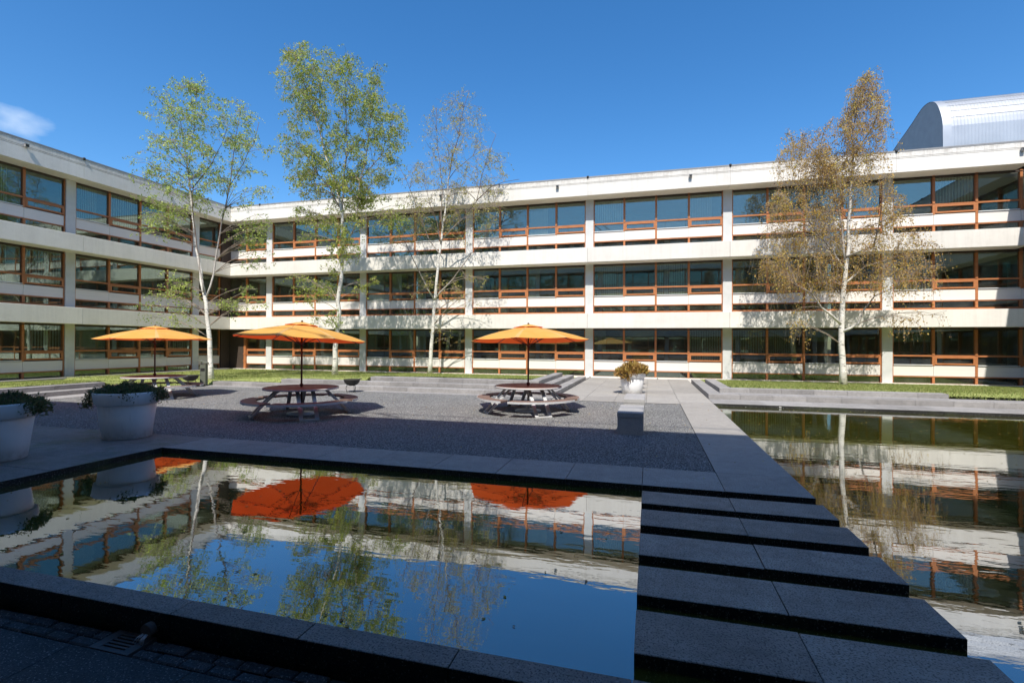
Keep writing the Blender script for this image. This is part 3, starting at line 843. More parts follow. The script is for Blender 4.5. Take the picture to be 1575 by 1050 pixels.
# ------------------------------------------------------------ birches
def ext(st, z):
    for a, c in zip(st, st[1:]):
        if a[2] <= z <= c[2]:
            k = (z - a[2]) / (c[2] - a[2] + 1e-6); return Vector([a[i] + (c[i] - a[i]) * k for i in range(3)])
    return None
def birch(name, label, d, seed, leafmat, ncl, twigs, per, leaf, drop, r0, group, sparse_top=1.0, drape=.5):
    """stems (measured polylines) > boughs reaching leaf clusters > drooping twigs > single leaves"""
    g = random.Random(seed); q = np.random.default_rng(seed)
    root = tag(empty(name, d['base']), label, 'tree', group)
    H = max(p[2] for st in d['stems'] for p in st)
    wood = MB(); thin = []
    def rad(z, first): return max(.012, r0 * (1 - z / (H * 1.02)) ** 1.05 * (1.0 if first else .55))
    dense = []
    for i, st in enumerate(d['stems']):
        pts = [Vector(p) for p in st]
        fine = []
        for a, c in zip(pts, pts[1:]):
            m = max(1, int((c - a).length / .5))
            for k in range(m): fine.append(a.lerp(c, k / m) + Vector((g.uniform(-1, 1), g.uniform(-1, 1), 0)) * (.025 if a.z > .4 else 0))
        fine.append(pts[-1])
        if i == 0:
            rr = [rad(p.z, True) * (1.35 if p.z < .15 else 1) for p in fine]
        else:
            rs = rad(fine[0].z, False); rr = [max(.010, rs * (1 - k / len(fine) * .9)) for k in range(len(fine))]
        if i == 0: fine[0] = fine[0] - Vector((0, 0, .12))
        n0 = len(wood.v); wood.tube(fine, rr, 9 if i == 0 else 7)
        for p, r_ in zip(fine, rr): thin += [min(1, max(0, (.05 - r_) / .03))] * (9 if i == 0 else 7)
        dense += [(p, r_) for p, r_ in zip(fine, rr)]
    # clusters: measured low clumps, then random ones inside the measured outline
    cl = []
    for x, y, z, rx, rz in d['clumps']:
        for k in range(max(3, int(rx * rz * 9))):
            a = g.uniform(0, 6.28); s = math.sqrt(g.random())
            cl.append((Vector((x + rx * s * math.cos(a), y + g.uniform(-.5, .5), z + rz * s * math.sin(a))), 1.0, .34))
    env = sorted(d['env'])
    for k in range(ncl):
        for _ in range(60):
            z = g.uniform(env[0][0], env[-1][0])
            for (za, la, ra), (zb, lb, rb) in zip(env, env[1:]):
                if za <= z <= zb:
                    t = (z - za) / (zb - za + 1e-6); l = la + (lb - la) * t; r = ra + (rb - ra) * t
            c = (l + r) / 2; w = (r - l) / 2
            u = g.uniform(-1, 1); v = g.uniform(-1, 1)
            if u * u + v * v > 1: continue
            if g.random() > .35 + .65 * w / 3.2: continue
            cl.append((Vector((c + u * w, v * min(w * .75, 2.2), z)), sparse_top if z > env[0][0] + .55 * (env[-1][0] - env[0][0]) else 1.0, .34)); break
    tw = MB(); LV = []; LT = []
    bo = MB()
    for c, dens, spread in cl:
        best = None
        for p, r_ in dense:
            dz = c.z - p.z; h = math.hypot(c.x - p.x, c.y - p.y)
            cost = (c - p).length + (4 if dz < .25 * h - .6 else 0) + abs(dz - .55 * h) * .5
            if best is None or cost < best[0]: best = (cost, p, r_)
        p, r_ = best[1], best[2]
        L = (c - p).length
        mid = p.lerp(c, .5) + Vector((g.uniform(-.1, .1), g.uniform(-.1, .1), .10 * L))
        pts = [p, p.lerp(mid, .5) + Vector((0, 0, .03 * L)), mid, mid.lerp(c, .55) + Vector((0, 0, .04 * L)), c]
        rb = min(r_ * .5, .008 + .0045 * L)
        bo.tube(pts, [rb, rb * .85, rb * .65, rb * .45, .004], 5, cap=False)
        nt = max(2, int(twigs * dens * g.uniform(.5, 1.5)))
        tone = g.uniform(-.22, .22)
        for t in range(nt):
            k = g.random() ** .6
            s0 = pts[2].lerp(c, k) + Vector((g.gauss(0, spread * .45), g.gauss(0, spread * .45), g.gauss(0, spread * .35)))
            s_root = pts[2].lerp(c, max(0, k - .2))
            a = g.uniform(0, 6.28); out = Vector((math.cos(a), math.sin(a), g.uniform(-.2, .5)))
            ln = drop * g.uniform(.5, 1.4)
            s1 = s0 + out * ln * (.5 - .25 * drape) + Vector((0, 0, -ln * .25 * drape))
            s2 = s1 + out * ln * .18 + Vector((0, 0, -ln * drape))
            tw.tube([s_root, s0, s1, s2], [.006, .0045, .0035, .002], 3, cap=False, smooth=False)
            m = max(3, int(per * g.uniform(.5, 1.5)))
            for _ in range(m):
                kk = g.random() * 2
                b0 = s0.lerp(s1, kk) if kk < 1 else s1.lerp(s2, kk - 1)
                LV.append((b0.x + g.gauss(0, .05), b0.y + g.gauss(0, .05), b0.z + g.gauss(0, .05))); LT.append(min(1, max(0, .5 + tone + g.gauss(0, .2))))
    me = wood.mesh('trunk', M['bark'])
    at = me.attributes.new('thin', 'FLOAT', 'POINT')
    thin += [1.0] * (len(me.vertices) - len(thin)); at.data.foreach_set('value', thin[:len(me.vertices)])
    tr = link('trunk', me, root)
    bo.build('boughs', M['twig'], root)['kind'] = 'stuff'
    tw.build('twigs', M['twig'], root)['kind'] = 'stuff'
    C = np.array(LV); N = len(C)
    ax = q.normal(size=(N, 3)); ax /= np.linalg.norm(ax, axis=1)[:, None]
    bx = np.cross(ax, q.normal(size=(N, 3))); bx /= np.linalg.norm(bx, axis=1)[:, None]
    sz = leaf * q.uniform(.45, 1.5, N)[:, None]
    V = np.stack([C - ax * sz, C + bx * sz * .62, C + ax * sz * 1.05, C - bx * sz * .62], 1)
    lf = link('foliage', np_mesh('foliage', V.reshape(-1, 3), 4, M[leafmat], np.array(LT)), root); lf['kind'] = 'stuff'
    return root

t1=dict(base=(-19.26,18.23,0.10),
 stems=[
 [(0.0,0.0,0.0),(-0.17,0.04,1.93),(-0.38,0.08,3.48),(-0.58,0.12,4.03),(-0.86,0.16,5.07),(-1.3,0.2,7.16),(-1.56,0.24,8.77),(-1.73,0.28,9.9),(-2.02,0.32,10.93),(-2.27,0.36,11.84),(-2.52,0.4,12.82)] ,
 [(-1.81,0.35,10.09),(-1.34,0.13,11.19),(-0.96,-0.08,12.26),(-0.62,-0.3,13.16)] ,
 [(-0.45,0.0,4.02),(-0.7,-0.17,6.09),(-0.79,-0.33,7.84),(-0.58,-0.5,8.66)] ,
 [(-0.8,-0.3,8.73),(-0.06,-0.48,9.21),(0.63,-0.65,9.61),(1.37,-0.82,10.38),(1.82,-1.0,10.97)] ,
 [(-0.48,0.1,3.73),(-0.3,0.18,4.33),(-0.21,0.26,4.94),(-0.07,0.33,6.15),(0.13,0.41,7.37),(0.34,0.49,8.46),(0.41,0.57,9.2),(0.58,0.64,10.73),(0.67,0.72,11.97),(0.74,0.8,12.76)] ,
 [(0.47,0.5,9.03),(1.01,0.73,10.12),(1.34,0.97,11.09),(1.41,1.2,12.09)] ,
 ],
 env= [(13.71,-1.83,-0.88),(13.05,-2.8,0.98),(12.3,-4.0,2.05),(11.39,-4.39,2.59),(10.46,-4.18,3.01),(9.55,-4.25,3.22),(8.64,-3.96,3.23),(7.75,-3.54,2.62)] ,
 clumps= [(-2.35,-0.8,7.23,1.58,0.62),(-1.76,-0.6,7.39,0.94,0.47),(-1.89,-0.9,4.25,1.48,0.61),(-2.59,0.4,4.1,0.99,0.64),(-1.87,-1.0,2.99,1.41,0.42),(2.08,0.6,6.99,1.07,0.83),(1.99,0.9,6.01,0.9,0.79),(1.74,0.8,3.75,1.37,0.62),(1.13,0.3,3.42,0.72,0.36),(-2.41,-1.2,6.99,0.94,0.46),(1.9,1.2,6.99,0.91,0.72)] )
t2=dict(base=(-14.91,21.28,0.25),
 stems=[
 [(0.0,0.0,0.0),(0.07,-0.04,1.34),(0.17,-0.07,2.2),(0.29,-0.11,3.12),(0.22,-0.15,3.66),(0.44,-0.19,4.73),(0.52,-0.23,5.36),(0.57,-0.26,6.29),(0.59,-0.3,7.2),(0.57,-0.34,7.85),(0.38,-0.38,8.7),(0.18,-0.41,9.43),(-0.05,-0.45,9.97),(-0.4,-0.49,11.13),(-0.71,-0.52,12.26),(-1.29,-0.56,13.9),(-1.98,-0.6,15.73)] ,
 [(0.37,-0.3,8.19),(-0.01,-0.55,9.12),(-0.48,-0.8,9.71),(-0.92,-1.05,10.56),(-1.56,-1.3,11.56)] ,
 [(0.39,0.0,6.35),(0.78,0.12,6.93),(0.98,0.25,7.46),(1.0,0.38,8.68),(0.99,0.5,9.65),(1.27,0.62,10.58),(1.36,0.75,12.24),(1.53,0.88,13.91),(1.71,1.0,14.77)] ,
 [(0.55,-0.3,7.92),(0.52,-0.18,9.48),(0.64,-0.05,11.32),(0.47,0.07,13.34),(0.33,0.2,15.84)] ,
 [(0.99,0.5,9.65),(1.96,0.8,10.9),(2.4,1.1,12.27),(2.37,1.4,13.39)] ,
 ],
 env= [(16.33,-2.98,-2.2),(15.76,-2.78,0.8),(14.85,-3.17,2.58),(13.68,-3.28,3.35),(12.55,-3.35,3.46),(11.42,-3.42,3.7),(10.28,-2.93,3.64),(9.31,-2.54,3.48),(8.68,-2.14,2.97)] ,
 clumps= [(-0.32,-0.4,7.51,2.5,0.83),(-0.6,-1,7.08,1.43,0.57),(2.1,0.6,7.92,1.42,0.88),(0.82,-0.2,6.07,1.0,0.98),(0.52,-0.8,5.67,1.23,0.42),(-0.58,-1,4.44,1.36,0.71),(-0.77,0.5,4.79,0.95,0.68),(1.54,0.8,4.43,0.58,0.43),(-0.07,-0.7,2.75,0.79,0.32),(1.13,0.4,8.58,1.61,0.59)] )
t3=dict(base=(-12.07,26.11,0.17),
 stems=[
 [(0.0,0.0,0.0),(0.1,0.01,1.6),(0.21,0.02,2.71),(0.24,0.04,3.82),(0.39,0.05,5.3),(0.45,0.06,6.41),(0.56,0.07,7.08),(0.64,0.09,7.63),(0.7,0.1,8.45),(0.78,0.11,8.67),(0.96,0.12,9.99),(1.03,0.14,10.99),(1.22,0.15,12.01),(1.64,0.16,13.42),(1.71,0.18,14.23),(1.93,0.19,15.02),(2.24,0.2,15.9)] ,
 [(0.64,0.0,7.32),(0.51,-0.27,8.48),(0.19,-0.53,9.46),(-0.05,-0.8,10.64)] ,
 [(0.71,0.0,8.24),(0.6,0.14,8.98),(0.57,0.28,10.55),(0.34,0.42,12.19),(0.06,0.56,14.05),(0.03,0.7,15.48)] ,
 [(0.67,0.0,7.5),(1.35,-0.12,8.1),(1.98,-0.23,8.51),(2.9,-0.35,9.5),(3.23,-0.47,10.83),(3.67,-0.58,12.02),(4.11,-0.7,12.88)] ,
 [(2.91,-0.4,9.49),(3.8,-0.6,10.14),(4.59,-0.8,10.26),(5.49,-1.0,10.26)] ,
 [(0.56,0.0,6.77),(-0.19,0.23,7.59),(-1.1,0.45,9.7),(-1.9,0.68,11.4),(-2.5,0.9,12.35)] ,
 [(0.26,0.0,4.19),(0.0,-0.33,4.71),(-0.56,-0.67,6.04),(-1.12,-1.0,7.39)] ,
 [(0.26,0.0,4.11),(0.64,-0.15,4.54),(1.52,-0.3,5.26),(2.65,-0.45,6.6),(3.44,-0.6,7.17)] ,
 [(1.05,0.1,10.98),(1.33,0.37,11.56),(2.33,0.63,12.38),(2.71,0.9,13.38)] ,
 ],
 env= [(15.81,1.85,2.54),(15.16,0.06,3.01),(14.24,-0.34,3.47),(13.13,-0.74,3.96),(12.03,-1.14,4.53),(10.93,-1.96,5.27),(9.85,-2.17,4.91),(8.94,-1.95,4.54)] ,
 clumps= [(-1.34,-0.6,8.04,1.37,1.17),(-1.21,0.6,8.87,1.25,0.64),(2.28,-0.5,8.22,1.69,0.98),(3.9,-0.9,8.2,0.9,0.47),(2.79,-0.5,4.63,1.34,0.8),(-0.49,-0.8,4.97,1.34,0.61),(0.91,-0.2,2.33,0.51,0.44),(0.88,0.6,4.98,0.88,0.47)] )
t4=dict(base=(8.06,24.46,0.17),
 stems=[
 [(0.0,0.0,0.0),(-0.05,0.02,1.71),(-0.04,0.04,3.11),(0.04,0.06,4.52),(0.21,0.08,5.84),(0.26,0.1,7.69),(0.39,0.12,9.85),(0.39,0.14,10.99),(0.55,0.16,11.96),(0.92,0.18,13.19),(1.02,0.2,13.58)] ,
 [(0.04,0.0,4.93),(-0.49,-0.2,5.76),(-0.98,-0.4,6.25),(-1.68,-0.6,7.27),(-2.28,-0.8,7.82)] ,
 [(0.06,0.0,5.35),(-0.15,0.12,7.84),(-0.62,0.24,9.22),(-0.89,0.36,10.06),(-1.45,0.48,10.89),(-2.18,0.6,11.31)] ,
 [(0.11,0.0,5.49),(0.59,-0.23,5.71),(0.93,-0.45,5.79),(1.06,-0.68,6.68),(1.11,-0.9,7.82)] ,
 [(-0.03,0.0,2.27),(0.23,-0.1,2.43),(0.49,-0.2,2.62),(0.64,-0.3,3.14),(1.0,-0.4,3.75),(1.77,-0.5,4.13)] ,
 [(-0.05,0.0,2.55),(-0.49,-0.2,2.96),(-0.97,-0.4,3.29),(-1.42,-0.6,3.92),(-2.02,-0.8,4.19)] ,
 [(-0.01,0.0,4.23),(0.9,0.3,5.09),(2.22,0.6,5.5),(3.07,0.9,5.8)] ,
 [(0.33,0.1,9.57),(0.75,-0.1,10.43),(1.03,-0.3,11.01),(1.12,-0.5,11.59)] ,
 ],
 env= [(13.43,0.73,1.07),(12.82,0.34,1.45),(12.01,-0.07,1.54),(11.21,-0.89,1.64),(10.6,-2.61,1.69),(9.76,-2.69,1.64),(8.91,-2.74,1.55),(8.2,-3.27,2.09),(7.36,-3.75,2.56),(6.5,-3.74,3.01),(5.64,-3.66,3.47),(4.93,-3.52,3.58),(4.22,-2.73,3.24)] ,
 clumps= [(-1.62,0.3,9.68,1.03,0.81),(-2.59,-0.5,7.64,0.89,0.62),(-2.84,-0.5,5.1,0.77,0.73),(-1.67,0.6,4.93,1.3,0.68),(2.27,-0.4,5.06,1.12,0.57),(0.74,-0.8,4.66,1.37,0.57),(2.75,-0.6,2.78,0.4,0.27),(-2.24,-0.7,2.81,0.45,0.45),(2.3,0.5,7.3,0.71,0.6),(-0.19,0,10.15,0.74,0.91),(-2.05,0.5,11.05,0.58,0.47)] )

TG = 'birch trees on the courtyard lawns'
birch('birch_tree', 'two-stemmed birch with fresh light green leaves beside the litter bin, leftmost of the birches', t1, 21, 'leaf1', 185, 8, 12, .037, .55, .115, TG, .95, .35)
birch('birch_tree', 'tallest birch, full of yellow-green leaves, behind the umbrella at the middle left', t2, 22, 'leaf2', 290, 10, 15, .038, .55, .13, TG, .95, .45)
birch('birch_tree', 'nearly bare birch with wide forking limbs between two umbrellas', t3, 23, 'leaf3', 230, 7, 6, .036, .60, .115, TG, .5, .45)
birch('birch_tree', 'golden-brown birch with hanging twigs standing alone beyond the right pool', t4, 24, 'leaf4', 290, 10, 13, .033, .75, .135, TG, 1.0, .95)

# ------------------------------------------------------------ umbrellas and round picnic tables
def umbrella(loc, label, rz, tilt=(0, 0)):
    root = tag(empty('garden_umbrella', loc, rz), label, 'umbrella', 'orange garden umbrellas over the round tables')
    b = MB(); b.lathe([(0, .0), (.34, .0), (.36, .02), (.35, .05), (.10, .075), (.045, .09), (.04, .30), (0, .30)], 32); b.build('base', M['zinc'], root)
    b = MB(); b.tube([(0, 0, .05), (0, 0, 2.395)], .024, 12); b.tube([(0, 0, .74), (0, 0, .80)], .045, 12); b.tube([(0, 0, 1.78), (0, 0, 1.86)], .045, 12); b.build('pole', M['pole'], root)
    Rr, Zr, Zt = 1.66, 1.955, 2.335
    n = 8; prof = [(.30, 2.31), (.62, 2.235), (.95, 2.165), (1.3, 2.07), (Rr, Zr)]
    def canopy(prof, sag, sub=6, scallop=0):
        b = MB(); m = n * sub
        for j, (r, z) in enumerate(prof):
            for k in range(m):
                a = 2 * math.pi * k / m; fr = (k % sub) / sub
                t = 4 * fr * (1 - fr)
                cosr = math.cos(math.pi / n) / math.cos(math.pi / n - (fr if fr <= 1 else 0) * 2 * math.pi / n)
                rr = r * cosr
                zz = z - sag * t * (r / Rr) ** 1.2
                if scallop and j == len(prof) - 1: zz -= scallop * t
                b.v.append((rr * math.cos(a), rr * math.sin(a), zz))
        for j in range(len(prof) - 1):
            for k in range(m):
                p = j * m + k; p2 = j * m + (k + 1) % m
                b.f.append((p, p2, p2 + m, p + m)); b.m.append(0); b.sm.append(False if k % sub in () else True)
        return b
    c = canopy(prof, .022).build('canopy', M['canvas'], root)
    v = canopy([(.012, 2.40), (.15, 2.375), (.30, 2.338), (.43, 2.300)], .0, 6, -.016).build('vent_cap', M['canvas'], root)
    b = MB(); b.tube([(0, 0, 2.39), (0, 0, 2.41), (0, 0, 2.43), (0, 0, 2.445)], [.02, .03, .025, .004], 10); b.build('finial', M['pole'], root)
    b = MB()
    b.tube([(.06, 0, 2.315), (.62, 0, 2.23), (1.3, 0, 2.05), (Rr - .01, 0, Zr - .012)], .011, 5); rib = b.mesh('rib', M['pole'])
    b = MB(); b.tube([(.045, 0, 1.82), (.80, 0, 2.19)], .009, 5); stt = b.mesh('strut', M['pole'])
    for k in range(n):
        ro = link('rib', rib, root, (0, 0, 0), 2 * math.pi * k / n)
        link('strut', stt, ro)
    top = Matrix.Translation((0, 0, 2.36)); tl = top @ Matrix.Rotation(-rz, 4, 'Z') @ Matrix.Rotation(tilt[0], 4, 'X') @ Matrix.Rotation(tilt[1], 4, 'Y') @ Matrix.Rotation(rz, 4, 'Z') @ top.inverted()
    for o in list(root.children):
        if o.name.split('.')[0] in ('canopy', 'vent_cap', 'finial', 'rib'): o.matrix_basis = tl @ o.matrix_basis
    return root

def picnic_table(loc, label, rz, gaps):
    root = tag(empty('picnic_table', loc, rz), label, 'picnic table', 'round picnic tables on the gravel')
    b = MB()
    b.lathe([(.03, .715), (.90, .715), (.915, .70), (.915, .675), (.90, .668), (.03, .668), (.03, .715)], 56, smooth=False)
    b.build('tabletop', M['table'], root)
    b = MB(); b.lathe([(.9155, .668), (.922, .671), (.922, .706), (.9155, .712)], 56); b.build('edge_band', M['zinc'], root)
    for a0, a1 in gaps:
        b = MB(); b.arc_slab(1.06, 1.40, R(a0), R(a1), .372, .415, max(8, int((a1 - a0) / 8))); bo = b.build('bench', M['table'], root)
        b = MB(); b.arc_slab(1.4005, 1.408, R(a0), R(a1), .366, .416, max(8, int((a1 - a0) / 8))); b.build('edge_band', M['zinc'], bo)
    def hoop(s):
        b = MB(); y = s * .18
        pts = [(.10, .66), (.52, .655), (.62, .60), (.86, .36), (1.18, .012)]
        for (xa, za), (xb, zb) in zip(pts, pts[1:]):
            dv = Vector((xb - xa, 0, zb - za)).normalized(); nn = Vector((-dv.z, 0, dv.x)) * .020
            vs = []
            for xx, zz in ((xa, za), (xb, zb)):
                for yy in (y - .045, y + .045):
                    for sg in (-1, 1): vs.append((xx + nn.x * sg, yy, zz + nn.z * sg))
            b.add(vs, [(0, 1, 3, 2), (4, 6, 7, 5), (0, 4, 5, 1), (2, 3, 7, 6), (1, 5, 7, 3), (0, 2, 6, 4)])
        return b
    ms = [hoop(-1).mesh('leg', M['zinc']), hoop(1).mesh('leg', M['zinc'])]
    b = MB(); b.box(1.13, -.225, .0, 1.21, .225, .035); foot = b.mesh('foot_bar', M['zinc'])
    b = MB(); b.box(1.0, -.03, .335, 1.36, .03, .371); brk = b.mesh('seat_bracket', M['zinc'])
    for k in range(4):
        a = math.pi / 4 + k * math.pi / 2
        for mm in ms: link('leg', mm, root, (0, 0, 0), a)
        link('foot_bar', foot, root, (0, 0, 0), a)
        for s in (-1, 1): link('seat_bracket', brk, root, (-math.sin(a) * s * .18, math.cos(a) * s * .18, 0), a)
    return root

seats = [(5, 86), (94, 176), (184, 266), (274, 355)]
US = [((-16.05, 12.95, -.012), 'orange umbrella behind the big white pots, leftmost of the three', R(8), 'round brown picnic table half hidden behind the big white pots', R(20)),
      ((-8.70, 11.0, -.012), 'orange umbrella at the edge of the shadow, middle one of the three', R(20), 'round dark brown picnic table at the edge of the shadow, middle one of the three', R(2)),
      ((-3.21, 13.32, -.012), 'orange umbrella standing fully in the sun, rightmost of the three', R(3), 'round brown picnic table standing in the sun, rightmost of the three', R(-12))]
for (loc, ul, ur, tl, tr_), tilt in zip(US, ((R(-.5), R(-.8)), (R(-3.2), R(1.2)), (R(-2.2), R(-1.3)))):
    umbrella(loc, ul, ur, tilt); picnic_table(loc, tl, tr_, seats)

# ------------------------------------------------------------ white pots and their plants
def pot(loc, label, group, s=1.0):
    root = tag(empty('planter_pot', loc), label, 'plant pot', group)
    b = MB(); b.lathe([(0, .0), (.375, .0), (.39, .01), (.47, .655), (.465, .665)], 56)
    b.build('pot_body', M['pot'], root)
    b = MB(); b.lathe([(.465, .660), (.50, .655), (.515, .67), (.54, .865), (.535, .885), (.495, .885), (.485, .86), (.465, .70)], 56)
    b.build('rim_band', M['pot'], root)
    b = MB(); b.lathe([(.48, .80), (.30, .835), (.0, .845)], 32); b.build('soil', M['soil'], root)
    root.scale = (s, s, s)
    return root
def mound(name, loc, label, mat, seed, n, rad, h, size, spiky, trail, cat='plant'):
    q = np.random.default_rng(seed)
    a = q.uniform(0, 2 * np.pi, n); r = rad * np.sqrt(q.uniform(0, 1, n))
    lump = .65 + .35 * np.sin(a * 3 + seed) * np.cos(r * 9 + seed)
    z = h * (1 - (r / rad) ** 2.2) * q.uniform(.15, 1, n) * lump
    C = np.stack([r * np.cos(a), r * np.sin(a), z], 1)
    for ang, k, ln, out in trail:                                     # stems hanging over the rim
        t = q.uniform(0, 1, k) ** .8; aa = ang + q.normal(0, .16, k)
        rr = rad * .9 + out * (1 - np.exp(-4 * t)) + q.normal(0, .03, k)
        C = np.concatenate([C, np.stack([rr * np.cos(aa), rr * np.sin(aa), .06 - ln * t ** 1.4 + q.normal(0, .03, k)], 1)])
    N = len(C)
    up = np.stack([C[:, 0] * .9, C[:, 1] * .9, np.full(N, .55)], 1) + q.normal(0, .45, (N, 3)); up /= np.linalg.norm(up, axis=1)[:, None]
    sd = np.cross(up, q.normal(size=(N, 3))); sd /= np.linalg.norm(sd, axis=1)[:, None]
    L = size * q.uniform(.5, 1.5, N)[:, None]; W = L * (.20 if spiky else .42)
    V = np.stack([C - sd * W * .4, C + sd * W + up * L * .45, C + up * L, C - sd * W + up * L * .45], 1)
    root = tag(empty(name, loc), label, cat)
    f = link('foliage', np_mesh('foliage', V.reshape(-1, 3), 4, M[mat], q.uniform(0, 1, N)), root); f['kind'] = 'stuff'
    b = MB(); g = random.Random(seed)
    for k in range(46):
        a = g.uniform(0, 6.28); r = rad * math.sqrt(g.random()) * .9; e = 1 + .35 * g.random()
        b.tube([(r * .5 * math.cos(a), r * .5 * math.sin(a), -.04), (r * .8 * math.cos(a), r * .8 * math.sin(a), h * .35), (r * e * math.cos(a), r * e * math.sin(a), h * g.uniform(.5, 1.15) * (1 - .5 * r / rad))], [.006, .005, .003], 4, cap=False)
    st = b.build('stems', M['twig'], root); st['kind'] = 'stuff'
    return root
PG1, PG2 = 'big white pots on the dark platform', 'white pots lined up on the sunlit plaza'
pot((-9.80, 7.36, 0), 'big white pot at the corner of the pool, right one on the dark platform', PG1)
mound('ground_cover_plant', (-9.80, 7.36, .86), 'low green creeping plant spilling from the pot at the pool corner', 'ivy', 3, 9000, .50, .22, .05, True, [(R(205), 620, .36, .22), (R(20), 420, .22, .18), (R(322), 130, .16, .07), (R(60), 200, .1, .1)])
pot((-9.90, 5.36, 0), 'big white pot cut by the left picture edge', PG1)
mound('ground_cover_plant', (-9.90, 5.36, .86), 'low green and reddish creeping plant in the pot cut by the left edge', 'ivy', 4, 9000, .50, .22, .05, True, [(R(20), 620, .20, .22), (R(200), 300, .3, .2), (R(60), 200, .1, .1)])
pot((-.62, 19.25, 0), 'white pot with dry golden plant behind the two stone benches, frontmost of its row', PG2, .93)
mound('heather_plant', (-.62, 19.25, .78), 'dry golden-brown spiky plant in the front pot on the plaza', 'dry', 5, 2600, .52, .42, .15, True, [(R(240), 60, .3, .06), (R(255), 50, .36, .06), (R(215), 60, .22, .1)])
for yy, lb, pl_ in ((21.35, 'white pot hidden behind the front pot on the plaza, second of its row', 'dry golden plant in the second pot on the plaza'),
                    (23.45, 'white pot hidden behind two others on the plaza, last of its row', 'dry golden plant in the last pot on the plaza')):
    pot((-.62, yy, 0), lb, PG2, .93)
    mound('heather_plant', (-.62, yy, .78), pl_, 'dry', int(yy), 900, .50, .26, .12, True, [])

# ------------------------------------------------------------ stone benches
for (ya, yb), lb in (((10.55, 11.95), 'low grey stone block bench with its front in the shadow, nearer of the two'),
                     ((13.20, 14.66), 'low grey stone block bench in full sun, farther of the two')):
    root = tag(empty('stone_bench', (-.375, (ya + yb) / 2, -.014)), lb, 'bench', 'stone block benches in line with the pots')
    L = yb - ya
    b = MB(); b.slab(-.265, -L / 2, .354, .265, L / 2, .452, .006); b.build('seat_slab', M['bench'], root)
    b = MB(); b.box(-.258, -L / 2 + .008, 0, .258, L / 2 - .008, .352); b.build('block', M['bench'], root)

# ------------------------------------------------------------ stepping slabs over the pool
words_ = ['farthest', 'second farthest', 'third farthest', 'third nearest', 'second nearest', 'nearest']
for i, ya in enumerate((6.02, 5.287, 4.553, 3.82, 3.09)):
    for j, (xa, side) in enumerate(((-.085, 'left'), (.935, 'right'))):
        b = MB(); w = 1.02
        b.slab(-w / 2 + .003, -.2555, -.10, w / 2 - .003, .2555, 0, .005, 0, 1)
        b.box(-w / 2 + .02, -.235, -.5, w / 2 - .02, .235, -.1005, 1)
        o = b.build('stepping_slab', [M['basalt'], M['shaded_wet_stone']], None, (xa + w / 2, ya + .2555, rng.uniform(-.003, .003)))
        o.rotation_euler = (R(rng.uniform(-.3, .3)), R(rng.uniform(-.25, .25)), R(rng.uniform(-.25, .25)))
        tag(o, 'dark stepping slab over the pool, %s piece of the %s row' % (side, (['farthest', 'second farthest', 'middle', 'second nearest', 'nearest'][i])), 'stepping stone', 'stepping slabs crossing the pool')

# ------------------------------------------------------------ bin, grills, floodlights, drain
root = tag(empty('litter_bin', (-18.30, 16.95, 0), R(25)), 'tall olive-grey metal litter bin with tilted lid, in front of the leftmost birch', 'litter bin')
b = MB(); b.box(-.11, -.12, .04, .11, .12, .90); b.build('body', M['bin'], root)
b = MB(); b.box(-.08, -.127, .62, .08, -.1205, .74); b.build('slot', M['cap'], root)
b = MB(); b.box(-.11, -.11, -.02, .11, .11, .04); b.build('foot', M['black_metal'], root)
b = MB(); b.add([(-.19, -.16, 1.06), (.14, -.16, .94), (.14, .16, .94), (-.19, .16, 1.06), (-.19, -.16, 1.09), (.14, -.16, .97), (.14, .16, .97), (-.19, .16, 1.09)],
                [(0, 3, 2, 1), (4, 5, 6, 7), (0, 1, 5, 4), (1, 2, 6, 5), (2, 3, 7, 6), (3, 0, 4, 7)])
b.tube([(-.09, 0, .90), (-.09, 0, 1.02)], .012, 6); b.tube([(.09, 0, .90), (.09, 0, .955)], .012, 6)
b.build('lid', M['bin'], root)
def grill(loc, label, rz):
    root = tag(empty('charcoal_grill', loc, rz), label, 'grill', 'black bowl grills beside the gravel')
    b = MB(); b.lathe([(.0, .24), (.10, .245), (.20, .29), (.27, .37), (.30, .46), (.315, .48), (.30, .49), (.27, .42), (.18, .32), (.0, .28)], 24); b.build('bowl', M['black_metal'], root)
    b = MB()
    for k in range(3):
        a = k * 2.094 + .4
        b.tube([(.17 * math.cos(a), .17 * math.sin(a), .28), (.22 * math.cos(a), .22 * math.sin(a), .14), (.17 * math.cos(a), .17 * math.sin(a), .0)], .011, 6)
    b.build('legs', M['black_metal'], root)
    b = MB()
    for k in range(-5, 6):
        h = math.sqrt(max(.0, .29 ** 2 - (k * .05) ** 2)); b.tube([(k * .05, -h, .475), (k * .05, h, .475)], .005, 4)
    b.tube([(.30, -.06, .48), (.40, -.05, .50), (.40, .05, .50), (.30, .06, .48)], .010, 6); b.build('grate', M['black_metal'], root)
    b = MB(); g = random.Random(3)
    for k in range(22):
        a = g.uniform(0, 6.28); r = .2 * math.sqrt(g.random()); s = g.uniform(.02, .045)
        b.box(r * math.cos(a) - s, r * math.sin(a) - s, .33, r * math.cos(a) + s, r * math.sin(a) + s, .37 + s * 1.6)
    b.build('charcoal', M['cap'], root)
grill((-18.35, 16.35, -.012), 'black bowl grill on thin legs right beside the litter bin', .3)
grill((-10.85, 16.55, -.012), 'black bowl grill on thin legs behind the middle picnic table', 1.1)

